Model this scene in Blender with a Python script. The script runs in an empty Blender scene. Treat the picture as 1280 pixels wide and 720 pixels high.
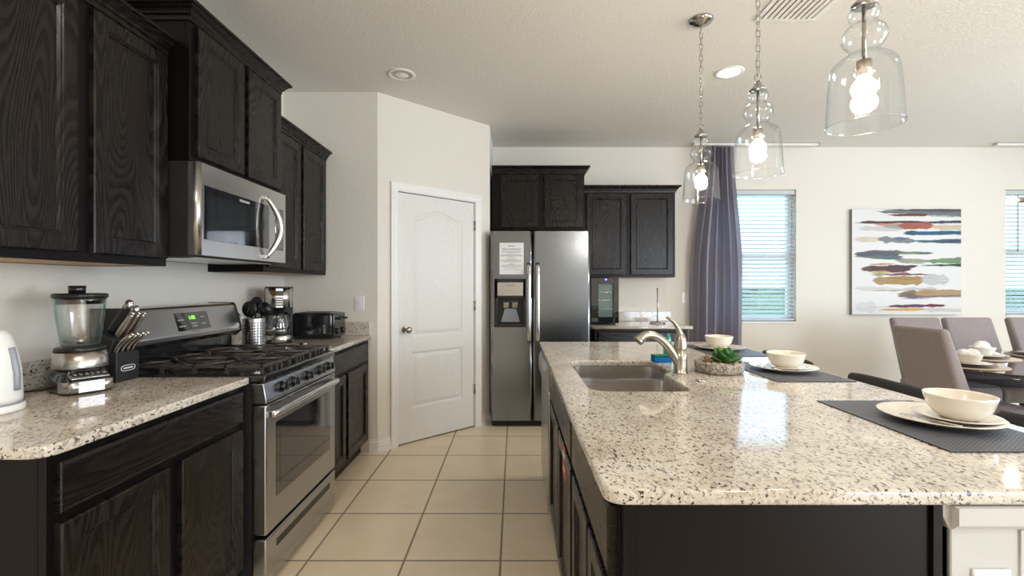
import bpy, bmesh, math, random
from mathutils import Vector, Matrix

S = bpy.context.scene
C = S.collection
random.seed(7)
R = math.radians
PI = math.pi

# ------------------------------------------------------------------ camera, world, light, exposure
H = 1.30                      # camera height
F = 583.0                     # focal length in pixels of the 1280 wide frame
cam_d = bpy.data.cameras.new('camera')
cam = bpy.data.objects.new('camera', cam_d)
C.objects.link(cam)
cam.location = (0, 0, H)
cam.rotation_euler = (R(90), 0, 0)
cam_d.sensor_width = 36.0
cam_d.lens = F / 1280 * 36.0
cam_d.shift_x = (640 - 643) / 1280
cam_d.shift_y = (357 - 360) / 1280
cam_d.clip_start = 0.02
S.camera = cam

w = bpy.data.worlds.new('sky')
S.world = w
w.use_nodes = True
wn = w.node_tree.nodes['Background']
wn.inputs['Color'].default_value = (0.50, 0.74, 1.0, 1)
wn.inputs['Strength'].default_value = 2.8


def area(name, loc, rot, sx, sy, power, color):
    l = bpy.data.lights.new(name, 'AREA')
    l.shape = 'RECTANGLE'
    l.size = sx
    l.size_y = sy
    l.energy = power
    l.color = color
    o = bpy.data.objects.new(name, l)
    o.location = loc
    o.rotation_euler = rot
    C.objects.link(o)
    return o


# unseen area lights added as daylight fill from behind and from the right
area('added_fill_rear', (4.5, -3.35, 1.25), (R(90), 0, 0), 2.4, 2.3, 120, (0.90, 0.95, 1.0))
area('added_fill_side', (6.45, 1.2, 1.6), (R(90), 0, R(90)), 2.6, 1.7, 90, (0.86, 0.93, 1.0))

S.view_settings.view_transform = 'Standard'
S.view_settings.look = 'None'
S.view_settings.exposure = 0.45
S.view_settings.gamma = 1.0
S.view_settings.use_curve_mapping = False
S.cycles.use_denoising = True
S.cycles.max_bounces = 10
S.cycles.transparent_max_bounces = 24
S.cycles.sample_clamp_indirect = 6.0
S.cycles.caustics_reflective = False
S.cycles.caustics_refractive = False


# ------------------------------------------------------------------ materials
class NT:
    def __init__(s, name):
        s.m = bpy.data.materials.new(name)
        s.m.use_nodes = True
        s.t = s.m.node_tree
        s.b = s.t.nodes['Principled BSDF']
        s.out = s.t.nodes['Material Output']

    def n(s, typ, **kw):
        nd = s.t.nodes.new(typ)
        for k, v in kw.items():
            if k.startswith('_'):
                setattr(nd, k[1:], v)
            else:
                nd.inputs[k.replace('__', ' ')].default_value = v
        return nd

    def l(s, a, b):
        s.t.links.new(a, b)

    def coords(s, scale=(1, 1, 1), kind='Object', rot=(0, 0, 0)):
        tc = s.n('ShaderNodeTexCoord')
        mp = s.n('ShaderNodeMapping')
        mp.inputs['Scale'].default_value = scale
        mp.inputs['Rotation'].default_value = rot
        s.l(tc.outputs[kind], mp.inputs[0])
        return mp.outputs[0]

    def noise(s, vec, scale, detail=4, rough=0.5, dist=0.0):
        n = s.n('ShaderNodeTexNoise')
        n.inputs['Scale'].default_value = scale
        n.inputs['Detail'].default_value = detail
        n.inputs['Roughness'].default_value = rough
        n.inputs['Distortion'].default_value = dist
        s.l(vec, n.inputs['Vector'])
        return n.outputs['Fac']

    def ramp(s, fac, stops, interp='LINEAR'):
        r = s.n('ShaderNodeValToRGB')
        cr = r.color_ramp
        cr.interpolation = interp
        while len(cr.elements) < len(stops):
            cr.elements.new(0.5)
        for e, (p, c) in zip(cr.elements, stops):
            e.position = p
            e.color = (c[0], c[1], c[2], 1) if not isinstance(c, (int, float)) else (c, c, c, 1)
        s.l(fac, r.inputs[0])
        return r.outputs[0]

    def mix(s, fac, a, b, blend='MIX'):
        m = s.n('ShaderNodeMix', _data_type='RGBA', _blend_type=blend)
        for i, v in ((0, fac), (6, a), (7, b)):
            if isinstance(v, (int, float)):
                m.inputs[i].default_value = v
            elif isinstance(v, tuple):
                m.inputs[i].default_value = (v[0], v[1], v[2], 1)
            else:
                s.l(v, m.inputs[i])
        return m.outputs[2]

    def math(s, op, a, b=0.0):
        m = s.n('ShaderNodeMath', _operation=op)
        for i, v in ((0, a), (1, b)):
            if isinstance(v, (int, float)):
                m.inputs[i].default_value = v
            else:
                s.l(v, m.inputs[i])
        return m.outputs[0]

    def bump(s, h, strength=0.3, dist=0.01):
        b = s.n('ShaderNodeBump')
        b.inputs['Strength'].default_value = strength
        b.inputs['Distance'].default_value = dist
        s.l(h, b.inputs['Height'])
        s.l(b.outputs[0], s.b.inputs['Normal'])

    def base(s, v):
        if isinstance(v, tuple):
            s.b.inputs['Base Color'].default_value = (*v, 1)
        else:
            s.l(v, s.b.inputs['Base Color'])

    def rough(s, v):
        if isinstance(v, (int, float)):
            s.b.inputs['Roughness'].default_value = v
        else:
            s.l(v, s.b.inputs['Roughness'])


def plain(name, col, rough=0.5, metal=0.0, coat=0.0, bump=None, spec=None, var=0.06):
    t = NT(name)
    v = t.coords()
    n = t.noise(v, 9, 3)
    c2 = tuple(max(0, c * (1 - var * 2)) for c in col)
    t.base(t.mix(n, c2, col))
    t.rough(rough)
    t.b.inputs['Metallic'].default_value = metal
    t.b.inputs['Coat Weight'].default_value = coat
    if spec is not None:
        t.b.inputs['Specular IOR Level'].default_value = spec
    if bump:
        t.bump(t.noise(v, bump[0], 3), bump[1], bump[2])
    return t.m


def emis(name, col, strength):
    t = NT(name)
    t.base((0.02, 0.02, 0.02))
    t.b.inputs['Emission Color'].default_value = (*col, 1)
    t.b.inputs['Emission Strength'].default_value = strength
    return t.m


def wood_mat(name, dark, light, horizontal=False, rough=0.26, bump=0.12, spec=0.24):
    t = NT(name)
    v = t.coords((1, 0.04, 0.16) if not horizontal else (0.16, 0.04, 1))
    v2 = t.coords((1, 0.04, 0.03) if not horizontal else (0.03, 0.04, 1))
    # cathedral figure: contour lines of a stretched soft noise
    fig = t.math('FRACT', t.math('MULTIPLY', t.noise(v, 5.0, 1.0, 0.35, 0.1), 38.0))
    fig = t.ramp(fig, [(0.35, 0.0), (0.85, 1.0), (0.97, 0.1)])
    pore = t.ramp(t.noise(v2, 420, 2, 0.5, 0.0), [(0.36, 0.25), (0.66, 1.0)])
    g = t.math('MULTIPLY', t.math('ADD', t.math('MULTIPLY', fig, 0.85), 0.15), pore)
    t.base(t.mix(g, dark, light))
    t.rough(t.ramp(g, [(0.0, rough), (1.0, rough + 0.12)]))
    t.b.inputs['Specular IOR Level'].default_value = spec
    t.bump(g, bump, 0.0015)
    return t.m


def granite_mat(name):
    t = NT(name)
    v = t.coords()
    vs = t.coords((1.0, 0.60, 1.0), rot=(0, 0, R(28)))
    cloud = t.noise(v, 5, 3, 0.55, 0.3)
    base = t.ramp(cloud, [(0.32, (0.45, 0.39, 0.31)), (0.48, (0.545, 0.485, 0.40)), (0.64, (0.62, 0.57, 0.49))])
    fleck = t.ramp(t.noise(v, 110, 3, 0.6, 0.5), [(0.46, 0.0), (0.60, 1.0)])
    c1 = t.mix(t.math('MULTIPLY', fleck, 0.5), base, (0.74, 0.70, 0.63))
    gr = t.ramp(t.noise(vs, 86, 3, 0.65, 0.3), [(0.56, 0.0), (0.63, 1.0)])
    c2 = t.mix(t.math('MULTIPLY', gr, 0.60), c1, (0.25, 0.19, 0.16))
    dk = t.ramp(t.noise(vs, 145, 2.5, 0.55, 0.3), [(0.590, 0.0), (0.625, 1.0)])
    mask = t.ramp(t.noise(v, 15, 2, 0.5), [(0.34, 0.35), (0.52, 1.0)])
    c3 = t.mix(t.math('MULTIPLY', dk, mask), c2, (0.030, 0.020, 0.024))
    big = t.ramp(t.noise(vs, 62, 3, 0.65, 0.4), [(0.640, 0.0), (0.670, 1.0)])
    c4 = t.mix(t.math('MULTIPLY', big, 0.85), c3, (0.060, 0.040, 0.040))
    t.base(c4)
    t.rough(0.08)
    t.b.inputs['Specular IOR Level'].default_value = 0.6
    t.bump(t.noise(v, 8, 2), 0.02, 0.01)
    return t.m


def metal_mat(name, col, rough, brush=None, amp=0.03):
    t = NT(name)
    v = t.coords(brush if brush else (1, 1, 1))
    n = t.noise(v, 3, 1)
    t.base(t.mix(n, tuple(c * 0.995 for c in col), col))
    t.b.inputs['Metallic'].default_value = 1.0
    t.rough(rough)
    return t.m


def thin_glass(name, tint=(1, 1, 1), edge=0.9, refl=0.08):
    t = NT(name)
    tr = t.n('ShaderNodeBsdfTransparent')
    gl = t.n('ShaderNodeBsdfGlossy')
    gl.inputs['Roughness'].default_value = 0.03
    lw = t.n('ShaderNodeLayerWeight')
    lw.inputs['Blend'].default_value = 0.5
    p = t.math('POWER', lw.outputs['Facing'], 4.0)
    fac = t.math('ADD', t.math('MULTIPLY', p, edge - refl), refl)
    col = t.mix(t.math('POWER', lw.outputs['Facing'], 2.0), (1, 1, 1), tint)
    t.l(col, tr.inputs[0])
    mx = t.n('ShaderNodeMixShader')
    t.l(fac, mx.inputs[0])
    t.l(tr.outputs[0], mx.inputs[1])
    t.l(gl.outputs[0], mx.inputs[2])
    t.l(mx.outputs[0], t.out.inputs[0])
    t.t.nodes.remove(t.b)
    return t.m


def fabric_mat(name, a, b, scale=260, bump=0.35, sheen=0.25, transl=0.0):
    t = NT(name)
    v = t.coords()
    n = t.noise(v, scale, 3, 0.7)
    t.base(t.mix(n, a, b))
    t.rough(0.92)
    t.b.inputs['Sheen Weight'].default_value = sheen
    t.bump(n, bump, 0.003)
    if transl > 0:
        tl = t.n('ShaderNodeBsdfTranslucent')
        tl.inputs[0].default_value = (*b, 1)
        mx = t.n('ShaderNodeMixShader')
        mx.inputs[0].default_value = transl
        t.l(t.b.outputs[0], mx.inputs[1])
        t.l(tl.outputs[0], mx.inputs[2])
        t.l(mx.outputs[0], t.out.inputs[0])
    return t.m


def wall_mat(name, col, bump=0.15):
    t = NT(name)
    v = t.coords()
    n = t.noise(v, 55, 4, 0.6, 0.3)
    t.base(t.mix(t.noise(v, 1.2, 2), tuple(c * 0.985 for c in col), col))
    t.rough(0.75)
    t.bump(t.ramp(n, [(0.42, 0.0), (0.6, 1.0)]), bump, 0.004)
    return t.m


def tile_mat():
    t = NT('ceramic_floor_tile')
    tc = t.n('ShaderNodeNewGeometry')
    sp = t.n('ShaderNodeSeparateXYZ')
    t.l(tc.outputs['Position'], sp.inputs[0])
    P = 0.456

    def line(o, off):
        f = t.math('FRACT', t.math('DIVIDE', t.math('ADD', t.math('SUBTRACT', o, off), 50 * P + P / 2), P))
        return t.math('ABSOLUTE', t.math('MULTIPLY', t.math('SUBTRACT', f, 0.5), P))
    d = t.math('MINIMUM', line(sp.outputs[0], -0.065), line(sp.outputs[1], 2.2045))
    g = t.ramp(d, [(0.0028, 1.0), (0.0050, 0.0)])
    v = t.coords()
    n = t.noise(v, 6, 5, 0.6)
    tilec = t.ramp(n, [(0.3, (0.78, 0.645, 0.465)), (0.7, (0.84, 0.715, 0.54))])
    col = t.mix(g, tilec, (0.10, 0.065, 0.04))
    t.base(col)
    t.rough(t.mix(g, (0.30, 0.30, 0.30), (0.9, 0.9, 0.9)))
    h = t.ramp(d, [(0.002, 0.0), (0.007, 1.0)])
    t.bump(h, 0.6, 0.003)
    return t.m


M = {}
M['wall'] = wall_mat('wall_paint', (0.77, 0.725, 0.655))
M['ceiling'] = wall_mat('ceiling_texture', (0.80, 0.775, 0.73), 0.32)
M['column'] = plain('darkened_white_wall_paint', (0.56, 0.555, 0.54), 0.5, var=0.01)  # white paint, colour darkened to offset the strong light on the column
M['trim'] = plain('white_trim_paint', (0.82, 0.80, 0.77), 0.38, var=0.01)
M['tile'] = tile_mat()
M['wood'] = wood_mat('espresso_oak_vertical', (0.0055, 0.0038, 0.0036), (0.030, 0.0235, 0.020))
M['woodh'] = wood_mat('espresso_oak_horizontal', (0.0055, 0.0038, 0.0036), (0.019, 0.0145, 0.0125), True)
M['carcass'] = plain('espresso_cabinet_side', (0.0062, 0.0042, 0.0046), 0.32, spec=0.16)
M['under'] = plain('maple_underside', (0.62, 0.36, 0.13), 0.5)
M['granite'] = granite_mat('speckled_granite')
M['steel'] = metal_mat('brushed_stainless', (0.58, 0.565, 0.55), 0.27, None, 0.02)
M['steelh'] = metal_mat('brushed_stainless_appliance', (0.47, 0.47, 0.48), 0.27, None, 0.02)
M['fridge'] = metal_mat('fridge_stainless', (0.26, 0.28, 0.31), 0.22, None, 0.02)
M['nickel'] = metal_mat('brushed_nickel', (0.43, 0.39, 0.335), 0.28, None, 0.02)
M['chrome'] = metal_mat('dark_polished_nickel', (0.42, 0.41, 0.40), 0.14)
M['sink'] = metal_mat('sink_steel', (0.62, 0.585, 0.55), 0.25, None, 0.02)
M['black'] = plain('black_enamel', (0.010, 0.010, 0.011), 0.16, coat=0.5)
M['blackm'] = plain('black_matte', (0.014, 0.014, 0.015), 0.55)
M['blackp'] = plain('black_plastic', (0.012, 0.012, 0.013), 0.32)
M['glassb'] = plain('black_glass', (0.012, 0.013, 0.015), 0.05, coat=1.0)
M['glassi'] = plain('oven_inner_glass', (0.022, 0.025, 0.028), 0.06, coat=1.0)
M['iron'] = plain('cast_iron', (0.050, 0.041, 0.037), 0.34, bump=(140, 0.4, 0.002))
M['white'] = plain('white_plastic', (0.84, 0.84, 0.82), 0.25, coat=0.3, var=0.01)
M['cer'] = plain('cream_stoneware', (0.80, 0.74, 0.64), 0.18, coat=0.5, var=0.015)
M['doorw'] = wood_mat('white_door_embossed', (0.72, 0.705, 0.675), (0.79, 0.775, 0.745), False, 0.40, 0.10)
M['glass'] = thin_glass('pendant_glass', (0.72, 0.78, 0.80), 0.85, 0.07)
M['pane'] = thin_glass('window_glass', (0.95, 0.98, 1), 0.5, 0.04)
M['jar'] = thin_glass('blender_jar_glass', (0.55, 0.75, 0.72), 0.7, 0.10)
M['bulb'] = emis('glowing_bulb', (1.0, 0.90, 0.76), 110)
M['led'] = emis('downlight_lens', (1.0, 0.95, 0.86), 14)
M['can'] = plain('recessed_can_inside', (0.55, 0.48, 0.40), 0.5)
M['chair'] = fabric_mat('taupe_upholstery', (0.15, 0.118, 0.112), (0.34, 0.285, 0.275), 150)
M['stool'] = fabric_mat('black_stool_upholstery', (0.010, 0.010, 0.011), (0.020, 0.020, 0.022), 150, 0.2, 0.0)
M['curtain'] = fabric_mat('grey_violet_curtain', (0.50, 0.48, 0.54), (0.64, 0.61, 0.68), 300, 0.2, 0.2, 0.4)
M['napkin'] = fabric_mat('white_napkin', (0.78, 0.75, 0.70), (0.86, 0.83, 0.79), 200, 0.2, 0.1)
M['wmat'] = fabric_mat('woven_tan_mat', (0.36, 0.27, 0.19), (0.62, 0.50, 0.38), 90, 0.6, 0.1)
M['tabletop'] = plain('dark_glossy_tabletop', (0.035, 0.028, 0.026), 0.06, coat=1.0)
M['legwood'] = plain('dark_leg_wood', (0.02, 0.014, 0.012), 0.4)
M['charger'] = plain('brown_charger', (0.16, 0.10, 0.065), 0.35)
M['paper'] = plain('white_paper', (0.80, 0.79, 0.78), 0.7, var=0.01)
M['ink'] = plain('printed_ink', (0.16, 0.16, 0.17), 0.7)
M['inkw'] = emis('white_print', (0.8, 0.85, 0.9), 0.25)
M['inkw'] = plain('white_print', (0.75, 0.76, 0.78), 0.5)
M['green_led'] = emis('green_digits', (0.25, 1.0, 0.05), 1.6)
M['blue_led'] = emis('blue_indicator', (0.03, 0.05, 1.0), 14)
M['leaf'] = plain('succulent_leaf', (0.055, 0.21, 0.035), 0.38, var=0.25)
M['leafl'] = plain('succulent_young_leaf', (0.30, 0.46, 0.045), 0.38, var=0.2)
M['pinkl'] = plain('pink_succulent_leaf', (0.46, 0.29, 0.20), 0.45, var=0.15)
M['pebble'] = plain('tan_pebble', (0.62, 0.47, 0.28), 0.6)
M['sponge_b'] = plain('blue_sponge', (0.0, 0.16, 0.55), 0.9, bump=(200, 0.6, 0.003))
M['sponge_g'] = plain('green_scourer', (0.0, 0.14, 0.09), 0.95, bump=(300, 0.6, 0.003))
M['soap'] = plain('teal_soap_bottle', (0.0, 0.38, 0.26), 0.12, coat=0.6)
M['red'] = plain('red_sticker', (0.60, 0.07, 0.03), 0.5)
M['kettlew'] = plain('grey_water_gauge', (0.30, 0.32, 0.36), 0.2)
M['blind'] = None
t = NT('white_blind_slat')
t.base((0.80, 0.82, 0.83)); t.rough(0.5)
_tl = t.n('ShaderNodeBsdfTranslucent'); _tl.inputs[0].default_value = (0.75, 0.85, 0.92, 1)
_mx = t.n('ShaderNodeMixShader'); _mx.inputs[0].default_value = 0.35
t.l(t.b.outputs[0], _mx.inputs[1]); t.l(_tl.outputs[0], _mx.inputs[2]); t.l(_mx.outputs[0], t.out.inputs[0])
M['blind'] = t.m


def concrete_mat():
    t = NT('mottled_cement_bark')
    v = t.coords()
    n = t.noise(v, 90, 4, 0.7, 0.5)
    t.base(t.ramp(n, [(0.36, (0.05, 0.04, 0.035)), (0.5, (0.36, 0.31, 0.26)), (0.66, (0.56, 0.51, 0.45))]))
    t.rough(0.9)
    t.bump(n, 0.8, 0.004)
    return t.m


M['cement'] = concrete_mat()


def placemat_mat():
    t = NT('woven_slate_placemat')
    v = t.coords()
    w1 = t.n('ShaderNodeTexWave', _wave_type='BANDS', _bands_direction='X')
    w1.inputs['Scale'].default_value = 24
    w2 = t.n('ShaderNodeTexWave', _wave_type='BANDS', _bands_direction='Y')
    w2.inputs['Scale'].default_value = 34
    t.l(v, w1.inputs['Vector']); t.l(v, w2.inputs['Vector'])
    g = t.math('MULTIPLY', w1.outputs['Fac'], w2.outputs['Fac'])
    t.base(t.ramp(g, [(0.12, (0.012, 0.014, 0.024)), (0.7, (0.21, 0.215, 0.25))]))
    t.rough(0.42)
    t.bump(g, 0.5, 0.002)
    return t.m


M['pmat'] = placemat_mat()


# ------------------------------------------------------------------ mesh helpers
class MB:
    """collects shapes in a bmesh; several materials through mi"""

    def __init__(s):
        s.bm = bmesh.new()

    def _fin(s, verts, mi, smooth):
        fs = set()
        for v in verts:
            for f in v.link_faces:
                fs.add(f)
        for f in fs:
            f.material_index = mi
            f.smooth = smooth

    def box(s, x0, x1, y0, y1, z0, z1, bevel=0.0, mi=0, seg=2, rot=None):
        r = bmesh.ops.create_cube(s.bm, size=1.0)
        vs = r['verts']
        for v in vs:
            v.co = Vector(((x0 + x1) / 2 + v.co.x * (x1 - x0), (y0 + y1) / 2 + v.co.y * (y1 - y0), (z0 + z1) / 2 + v.co.z * (z1 - z0)))
        if bevel > 0:
            es = set(e for v in vs for e in v.link_edges)
            bevel = min(bevel, 0.49 * min(abs(x1 - x0), abs(y1 - y0), abs(z1 - z0)))
            rr = bmesh.ops.bevel(s.bm, geom=list(es), offset=bevel, segments=seg, affect='EDGES', profile=0.5)
            vs = set(rr['verts'])
            for f in rr['faces']:
                vs.update(f.verts)
            allv = set(vs)
            for v in list(vs):
                for f in v.link_faces:
                    allv.update(f.verts)
            vs = list(allv)
        s._fin(vs, mi, bevel > 0 and seg > 1)
        for f in set(f for v in vs for f in v.link_faces):
            f.normal_update()
            if max(abs(f.normal.x), abs(f.normal.y), abs(f.normal.z)) > 0.9995:
                f.smooth = False
        if rot is not None:
            mtx, piv = rot
            for v in vs:
                v.co = mtx @ (v.co - piv) + piv
        return vs

    def prism(s, pts, axis, a0, a1, mi=0, smooth=False, bevel=0.0):
        """pts: 2D outline. axis 'y': pts are (x,z); axis 'x': (y,z); axis 'z': (x,y)"""
        def mk(p, a):
            return {'y': (p[0], a, p[1]), 'x': (a, p[0], p[1]), 'z': (p[0], p[1], a)}[axis]
        A = [s.bm.verts.new(mk(p, a0)) for p in pts]
        B = [s.bm.verts.new(mk(p, a1)) for p in pts]
        fs = [s.bm.faces.new(A), s.bm.faces.new(B[::-1])]
        n = len(pts)
        for i in range(n):
            fs.append(s.bm.faces.new((A[i], A[(i + 1) % n], B[(i + 1) % n], B[i])))
        for f in fs:
            f.material_index = mi
        for f in fs[2:]:
            f.smooth = smooth and min(e.calc_length() for e in f.edges) < 0.012
        bmesh.ops.recalc_face_normals(s.bm, faces=fs)
        if bevel > 0:
            es = set(e for v in A + B for e in v.link_edges)
            rr = bmesh.ops.bevel(s.bm, geom=list(es), offset=bevel, segments=2, affect='EDGES', profile=0.5)
            for f in rr['faces']:
                f.material_index = mi
                f.smooth = True
        return A + B

    def cyl(s, p0, p1, r0, r1=None, seg=20, mi=0, smooth=True, cap=True):
        p0, p1 = Vector(p0), Vector(p1)
        r1 = r0 if r1 is None else r1
        d = p1 - p0
        q = d.to_track_quat('Z', 'Y')
        A, B = [], []
        for i in range(seg):
            a = 2 * PI * i / seg
            o = q @ Vector((math.cos(a), math.sin(a), 0))
            A.append(s.bm.verts.new(p0 + o * r0))
            B.append(s.bm.verts.new(p1 + o * r1))
        for i in range(seg):
            f = s.bm.faces.new((A[i], A[(i + 1) % seg], B[(i + 1) % seg], B[i]))
            f.material_index = mi
            f.smooth = smooth
        if cap:
            for g in (A[::-1], B):
                f = s.bm.faces.new(g)
                f.material_index = mi
        return A + B

    def tube(s, pts, r, seg=10, mi=0, closed=False, cap=True, flat=1.0, up=None):
        pts = [Vector(p) for p in pts]
        n = len(pts)
        rs = r if isinstance(r, (list, tuple)) else [r] * n
        rings = []
        prev = None
        for i, p in enumerate(pts):
            if closed:
                d = pts[(i + 1) % n] - pts[i - 1]
            else:
                d = pts[min(i + 1, n - 1)] - pts[max(i - 1, 0)]
            d.normalize()
            if prev is None:
                ref = Vector(up) if up else (Vector((0, 0, 1)) if abs(d.z) < 0.9 else Vector((1, 0, 0)))
            else:
                ref = prev
            u = (ref - d * ref.dot(d)).normalized()
            v = d.cross(u)
            prev = u
            rings.append([s.bm.verts.new(p + (u * math.cos(2 * PI * k / seg) * flat + v * math.sin(2 * PI * k / seg)) * rs[i]) for k in range(seg)])
        m = n if closed else n - 1
        for i in range(m):
            a, b = rings[i], rings[(i + 1) % n]
            for k in range(seg):
                f = s.bm.faces.new((a[k], a[(k + 1) % seg], b[(k + 1) % seg], b[k]))
                f.material_index = mi
                f.smooth = True
        if cap and not closed:
            for g in (rings[0][::-1], rings[-1]):
                f = s.bm.faces.new(g)
                f.material_index = mi
                f.smooth = True

    def lathe(s, prof, c=(0, 0, 0), seg=40, mi=0, smooth=True, sx=1.0, sy=1.0, fn=None):
        """prof: (r,z) list, revolved about the vertical through c"""
        rings = []
        for r, z in prof:
            if r < 1e-5:
                rings.append([s.bm.verts.new((c[0], c[1], c[2] + z))])
            else:
                ring = []
                for k in range(seg):
                    a = 2 * PI * k / seg
                    rr = r * (fn(a, z) if fn else 1.0)
                    ring.append(s.bm.verts.new((c[0] + rr * math.cos(a) * sx, c[1] + rr * math.sin(a) * sy, c[2] + z)))
                rings.append(ring)
        for a, b in zip(rings, rings[1:]):
            if len(a) == 1 and len(b) == 1:
                continue
            for k in range(seg):
                k2 = (k + 1) % seg
                if len(a) == 1:
                    f = s.bm.faces.new((a[0], b[k2], b[k]))
                elif len(b) == 1:
                    f = s.bm.faces.new((a[k], a[k2], b[0]))
                else:
                    f = s.bm.faces.new((a[k], a[k2], b[k2], b[k]))
                f.material_index = mi
                f.smooth = smooth

    def sphere(s, c, r, mi=0, sx=1, sy=1, sz=1, seg=16):
        res = bmesh.ops.create_uvsphere(s.bm, u_segments=seg, v_segments=max(6, seg // 2), radius=r)
        for v in res['verts']:
            v.co = Vector((c[0] + v.co.x * sx, c[1] + v.co.y * sy, c[2] + v.co.z * sz))
        s._fin(res['verts'], mi, True)
        return res['verts']

    def frame_panel(s, x0, x1, z0, z1, prof, y=0.0, mi=0, mi_in=None):
        """rectangular front facing -Y. prof: (inset, depth) loops from the back edge to the centre; depth>0 goes toward -Y"""
        loops = []
        for ins, dep in prof:
            loops.append([s.bm.verts.new(p) for p in ((x0 + ins, y - dep, z0 + ins), (x1 - ins, y - dep, z0 + ins), (x1 - ins, y - dep, z1 - ins), (x0 + ins, y - dep, z1 - ins))])
        for li, (a, b) in enumerate(zip(loops, loops[1:])):
            for k in range(4):
                f = s.bm.faces.new((a[k], a[(k + 1) % 4], b[(k + 1) % 4], b[k]))
                f.material_index = mi
        f = s.bm.faces.new(loops[-1])
        f.material_index = mi if mi_in is None else mi_in
        f = s.bm.faces.new(loops[0][::-1])
        f.material_index = mi

    def build(s, name, mats, parent=None, world=True, loc=None, recalc=True, M4=None):
        """world=True: the vertices are in world space and parent sits unrotated at its location"""
        bm = s.bm
        if recalc:
            bmesh.ops.recalc_face_normals(bm, faces=bm.faces)
        if M4 is not None:
            bm.transform(M4)
        off = Vector((0, 0, 0))
        if world:
            if parent is not None:
                q = parent
                while q is not None:
                    off += q.location
                    q = q.parent
            elif loc is None:
                if len(bm.verts):
                    xs = [v.co.x for v in bm.verts]; ys = [v.co.y for v in bm.verts]; zs = [v.co.z for v in bm.verts]
                    off = Vector(((min(xs) + max(xs)) / 2, (min(ys) + max(ys)) / 2, min(zs)))
        if off.length > 0:
            bm.transform(Matrix.Translation(-off))
        me = bpy.data.meshes.new(name)
        bm.to_mesh(me)
        bm.free()
        for m in (mats if isinstance(mats, (list, tuple)) else [mats]):
            me.materials.append(M[m] if isinstance(m, str) else m)
        o = bpy.data.objects.new(name, me)
        C.objects.link(o)
        if parent is not None:
            o.parent = parent
        elif loc is not None:
            o.location = loc
        else:
            o.location = off
        return o


def tag(o, label=None, cat=None, group=None, kind=None):
    if label: o['label'] = label
    if cat: o['category'] = cat
    if group: o['group'] = group
    if kind: o['kind'] = kind
    return o


def thing(name, label, cat, loc=(0, 0, 0), rotz=0.0, group=None):
    o = bpy.data.objects.new(name, None)
    o.empty_display_size = 0.1
    C.objects.link(o)
    o.location = loc
    o.rotation_euler = (0, 0, rotz)
    return tag(o, label, cat, group)


def dup(root, loc, rotz=None, label=None, group=None):
    r = root.copy()
    C.objects.link(r)
    r.location = loc
    if rotz is not None:
        r.rotation_euler = (0, 0, rotz)
    if label: r['label'] = label
    if group: r['group'] = group
    for ch in list(root.children):
        c = ch.copy()
        C.objects.link(c)
        c.parent = r
        for g in list(ch.children):
            d = g.copy()
            C.objects.link(d)
            d.parent = c
    return r


def struct(o):
    o['kind'] = 'structure'
    return o


def curve_plate(name, outlines, z0, z1, bevel, mats, parent=None):
    """a flat slab from closed 2D outlines (first the rim, then holes) with rounded edges"""
    cu = bpy.data.curves.new(name + '_outline', 'CURVE')
    cu.dimensions = '2D'
    cu.fill_mode = 'BOTH'
    cu.extrude = (z1 - z0) / 2 - bevel
    cu.bevel_depth = bevel
    cu.bevel_resolution = 3
    cu.offset = -bevel
    for pts in outlines:
        sp = cu.splines.new('POLY')
        sp.points.add(len(pts) - 1)
        for p, q in zip(sp.points, pts):
            p.co = (q[0], q[1], 0, 1)
        sp.use_cyclic_u = True
    tmp = bpy.data.objects.new('tmp', cu)
    C.objects.link(tmp)
    dg = bpy.context.evaluated_depsgraph_get()
    me = bpy.data.meshes.new_from_object(tmp.evaluated_get(dg))
    bpy.data.objects.remove(tmp)
    bpy.data.curves.remove(cu)
    mb = MB()
    mb.bm.from_mesh(me)
    bpy.data.meshes.remove(me)
    mb.bm.transform(Matrix.Translation((0, 0, (z0 + z1) / 2)))
    for f in mb.bm.faces:
        f.material_index = 0
        f.smooth = abs(f.normal.z) < 0.99
    return mb.build(name, mats, parent, recalc=False)


def round_poly(pts, r, n=6):
    out = []
    m = len(pts)
    for i in range(m):
        p0, p1, p2 = Vector(pts[i - 1]), Vector(pts[i]), Vector(pts[(i + 1) % m])
        rr = r[i] if isinstance(r, (list, tuple)) else r
        if rr <= 0:
            out.append(tuple(p1)); continue
        a = (p0 - p1).normalized(); b = (p2 - p1).normalized()
        ang = a.angle(b)
        d = min(rr / math.tan(ang / 2), 0.49 * (p0 - p1).length, 0.49 * (p2 - p1).length)
        A, B = p1 + a * d, p1 + b * d
        for k in range(n + 1):
            t_ = k / n
            out.append(tuple(A * (1 - t_) ** 2 + p1 * 2 * t_ * (1 - t_) + B * t_ ** 2))
    return out


def text(name, body, size, mat, parent, mtx, extrude=0.0006, align='CENTER'):
    """lettering; mtx maps the text plane (x right, y up, z out) to the parent's space"""
    cu = bpy.data.curves.new(name, 'FONT')
    cu.body = body
    cu.size = size
    cu.align_x = align
    cu.align_y = 'CENTER'
    cu.extrude = extrude
    tmp = bpy.data.objects.new('tmp', cu)
    C.objects.link(tmp)
    dg = bpy.context.evaluated_depsgraph_get()
    me = bpy.data.meshes.new_from_object(tmp.evaluated_get(dg))
    bpy.data.objects.remove(tmp)
    me.transform(mtx)
    me.name = name
    me.materials.clear()
    me.materials.append(M[mat])
    o = bpy.data.objects.new(name, me)
    C.objects.link(o)
    o.parent = parent
    return o


# text facing +X with reading direction +Y ; facing -Y with reading direction +X
FX = Matrix(((0, 0, 1, 0), (1, 0, 0, 0), (0, 1, 0, 0), (0, 0, 0, 1)))
FY = Matrix(((1, 0, 0, 0), (0, 0, -1, 0), (0, 1, 0, 0), (0, 0, 0, 1)))
T = Matrix.Translation

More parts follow.
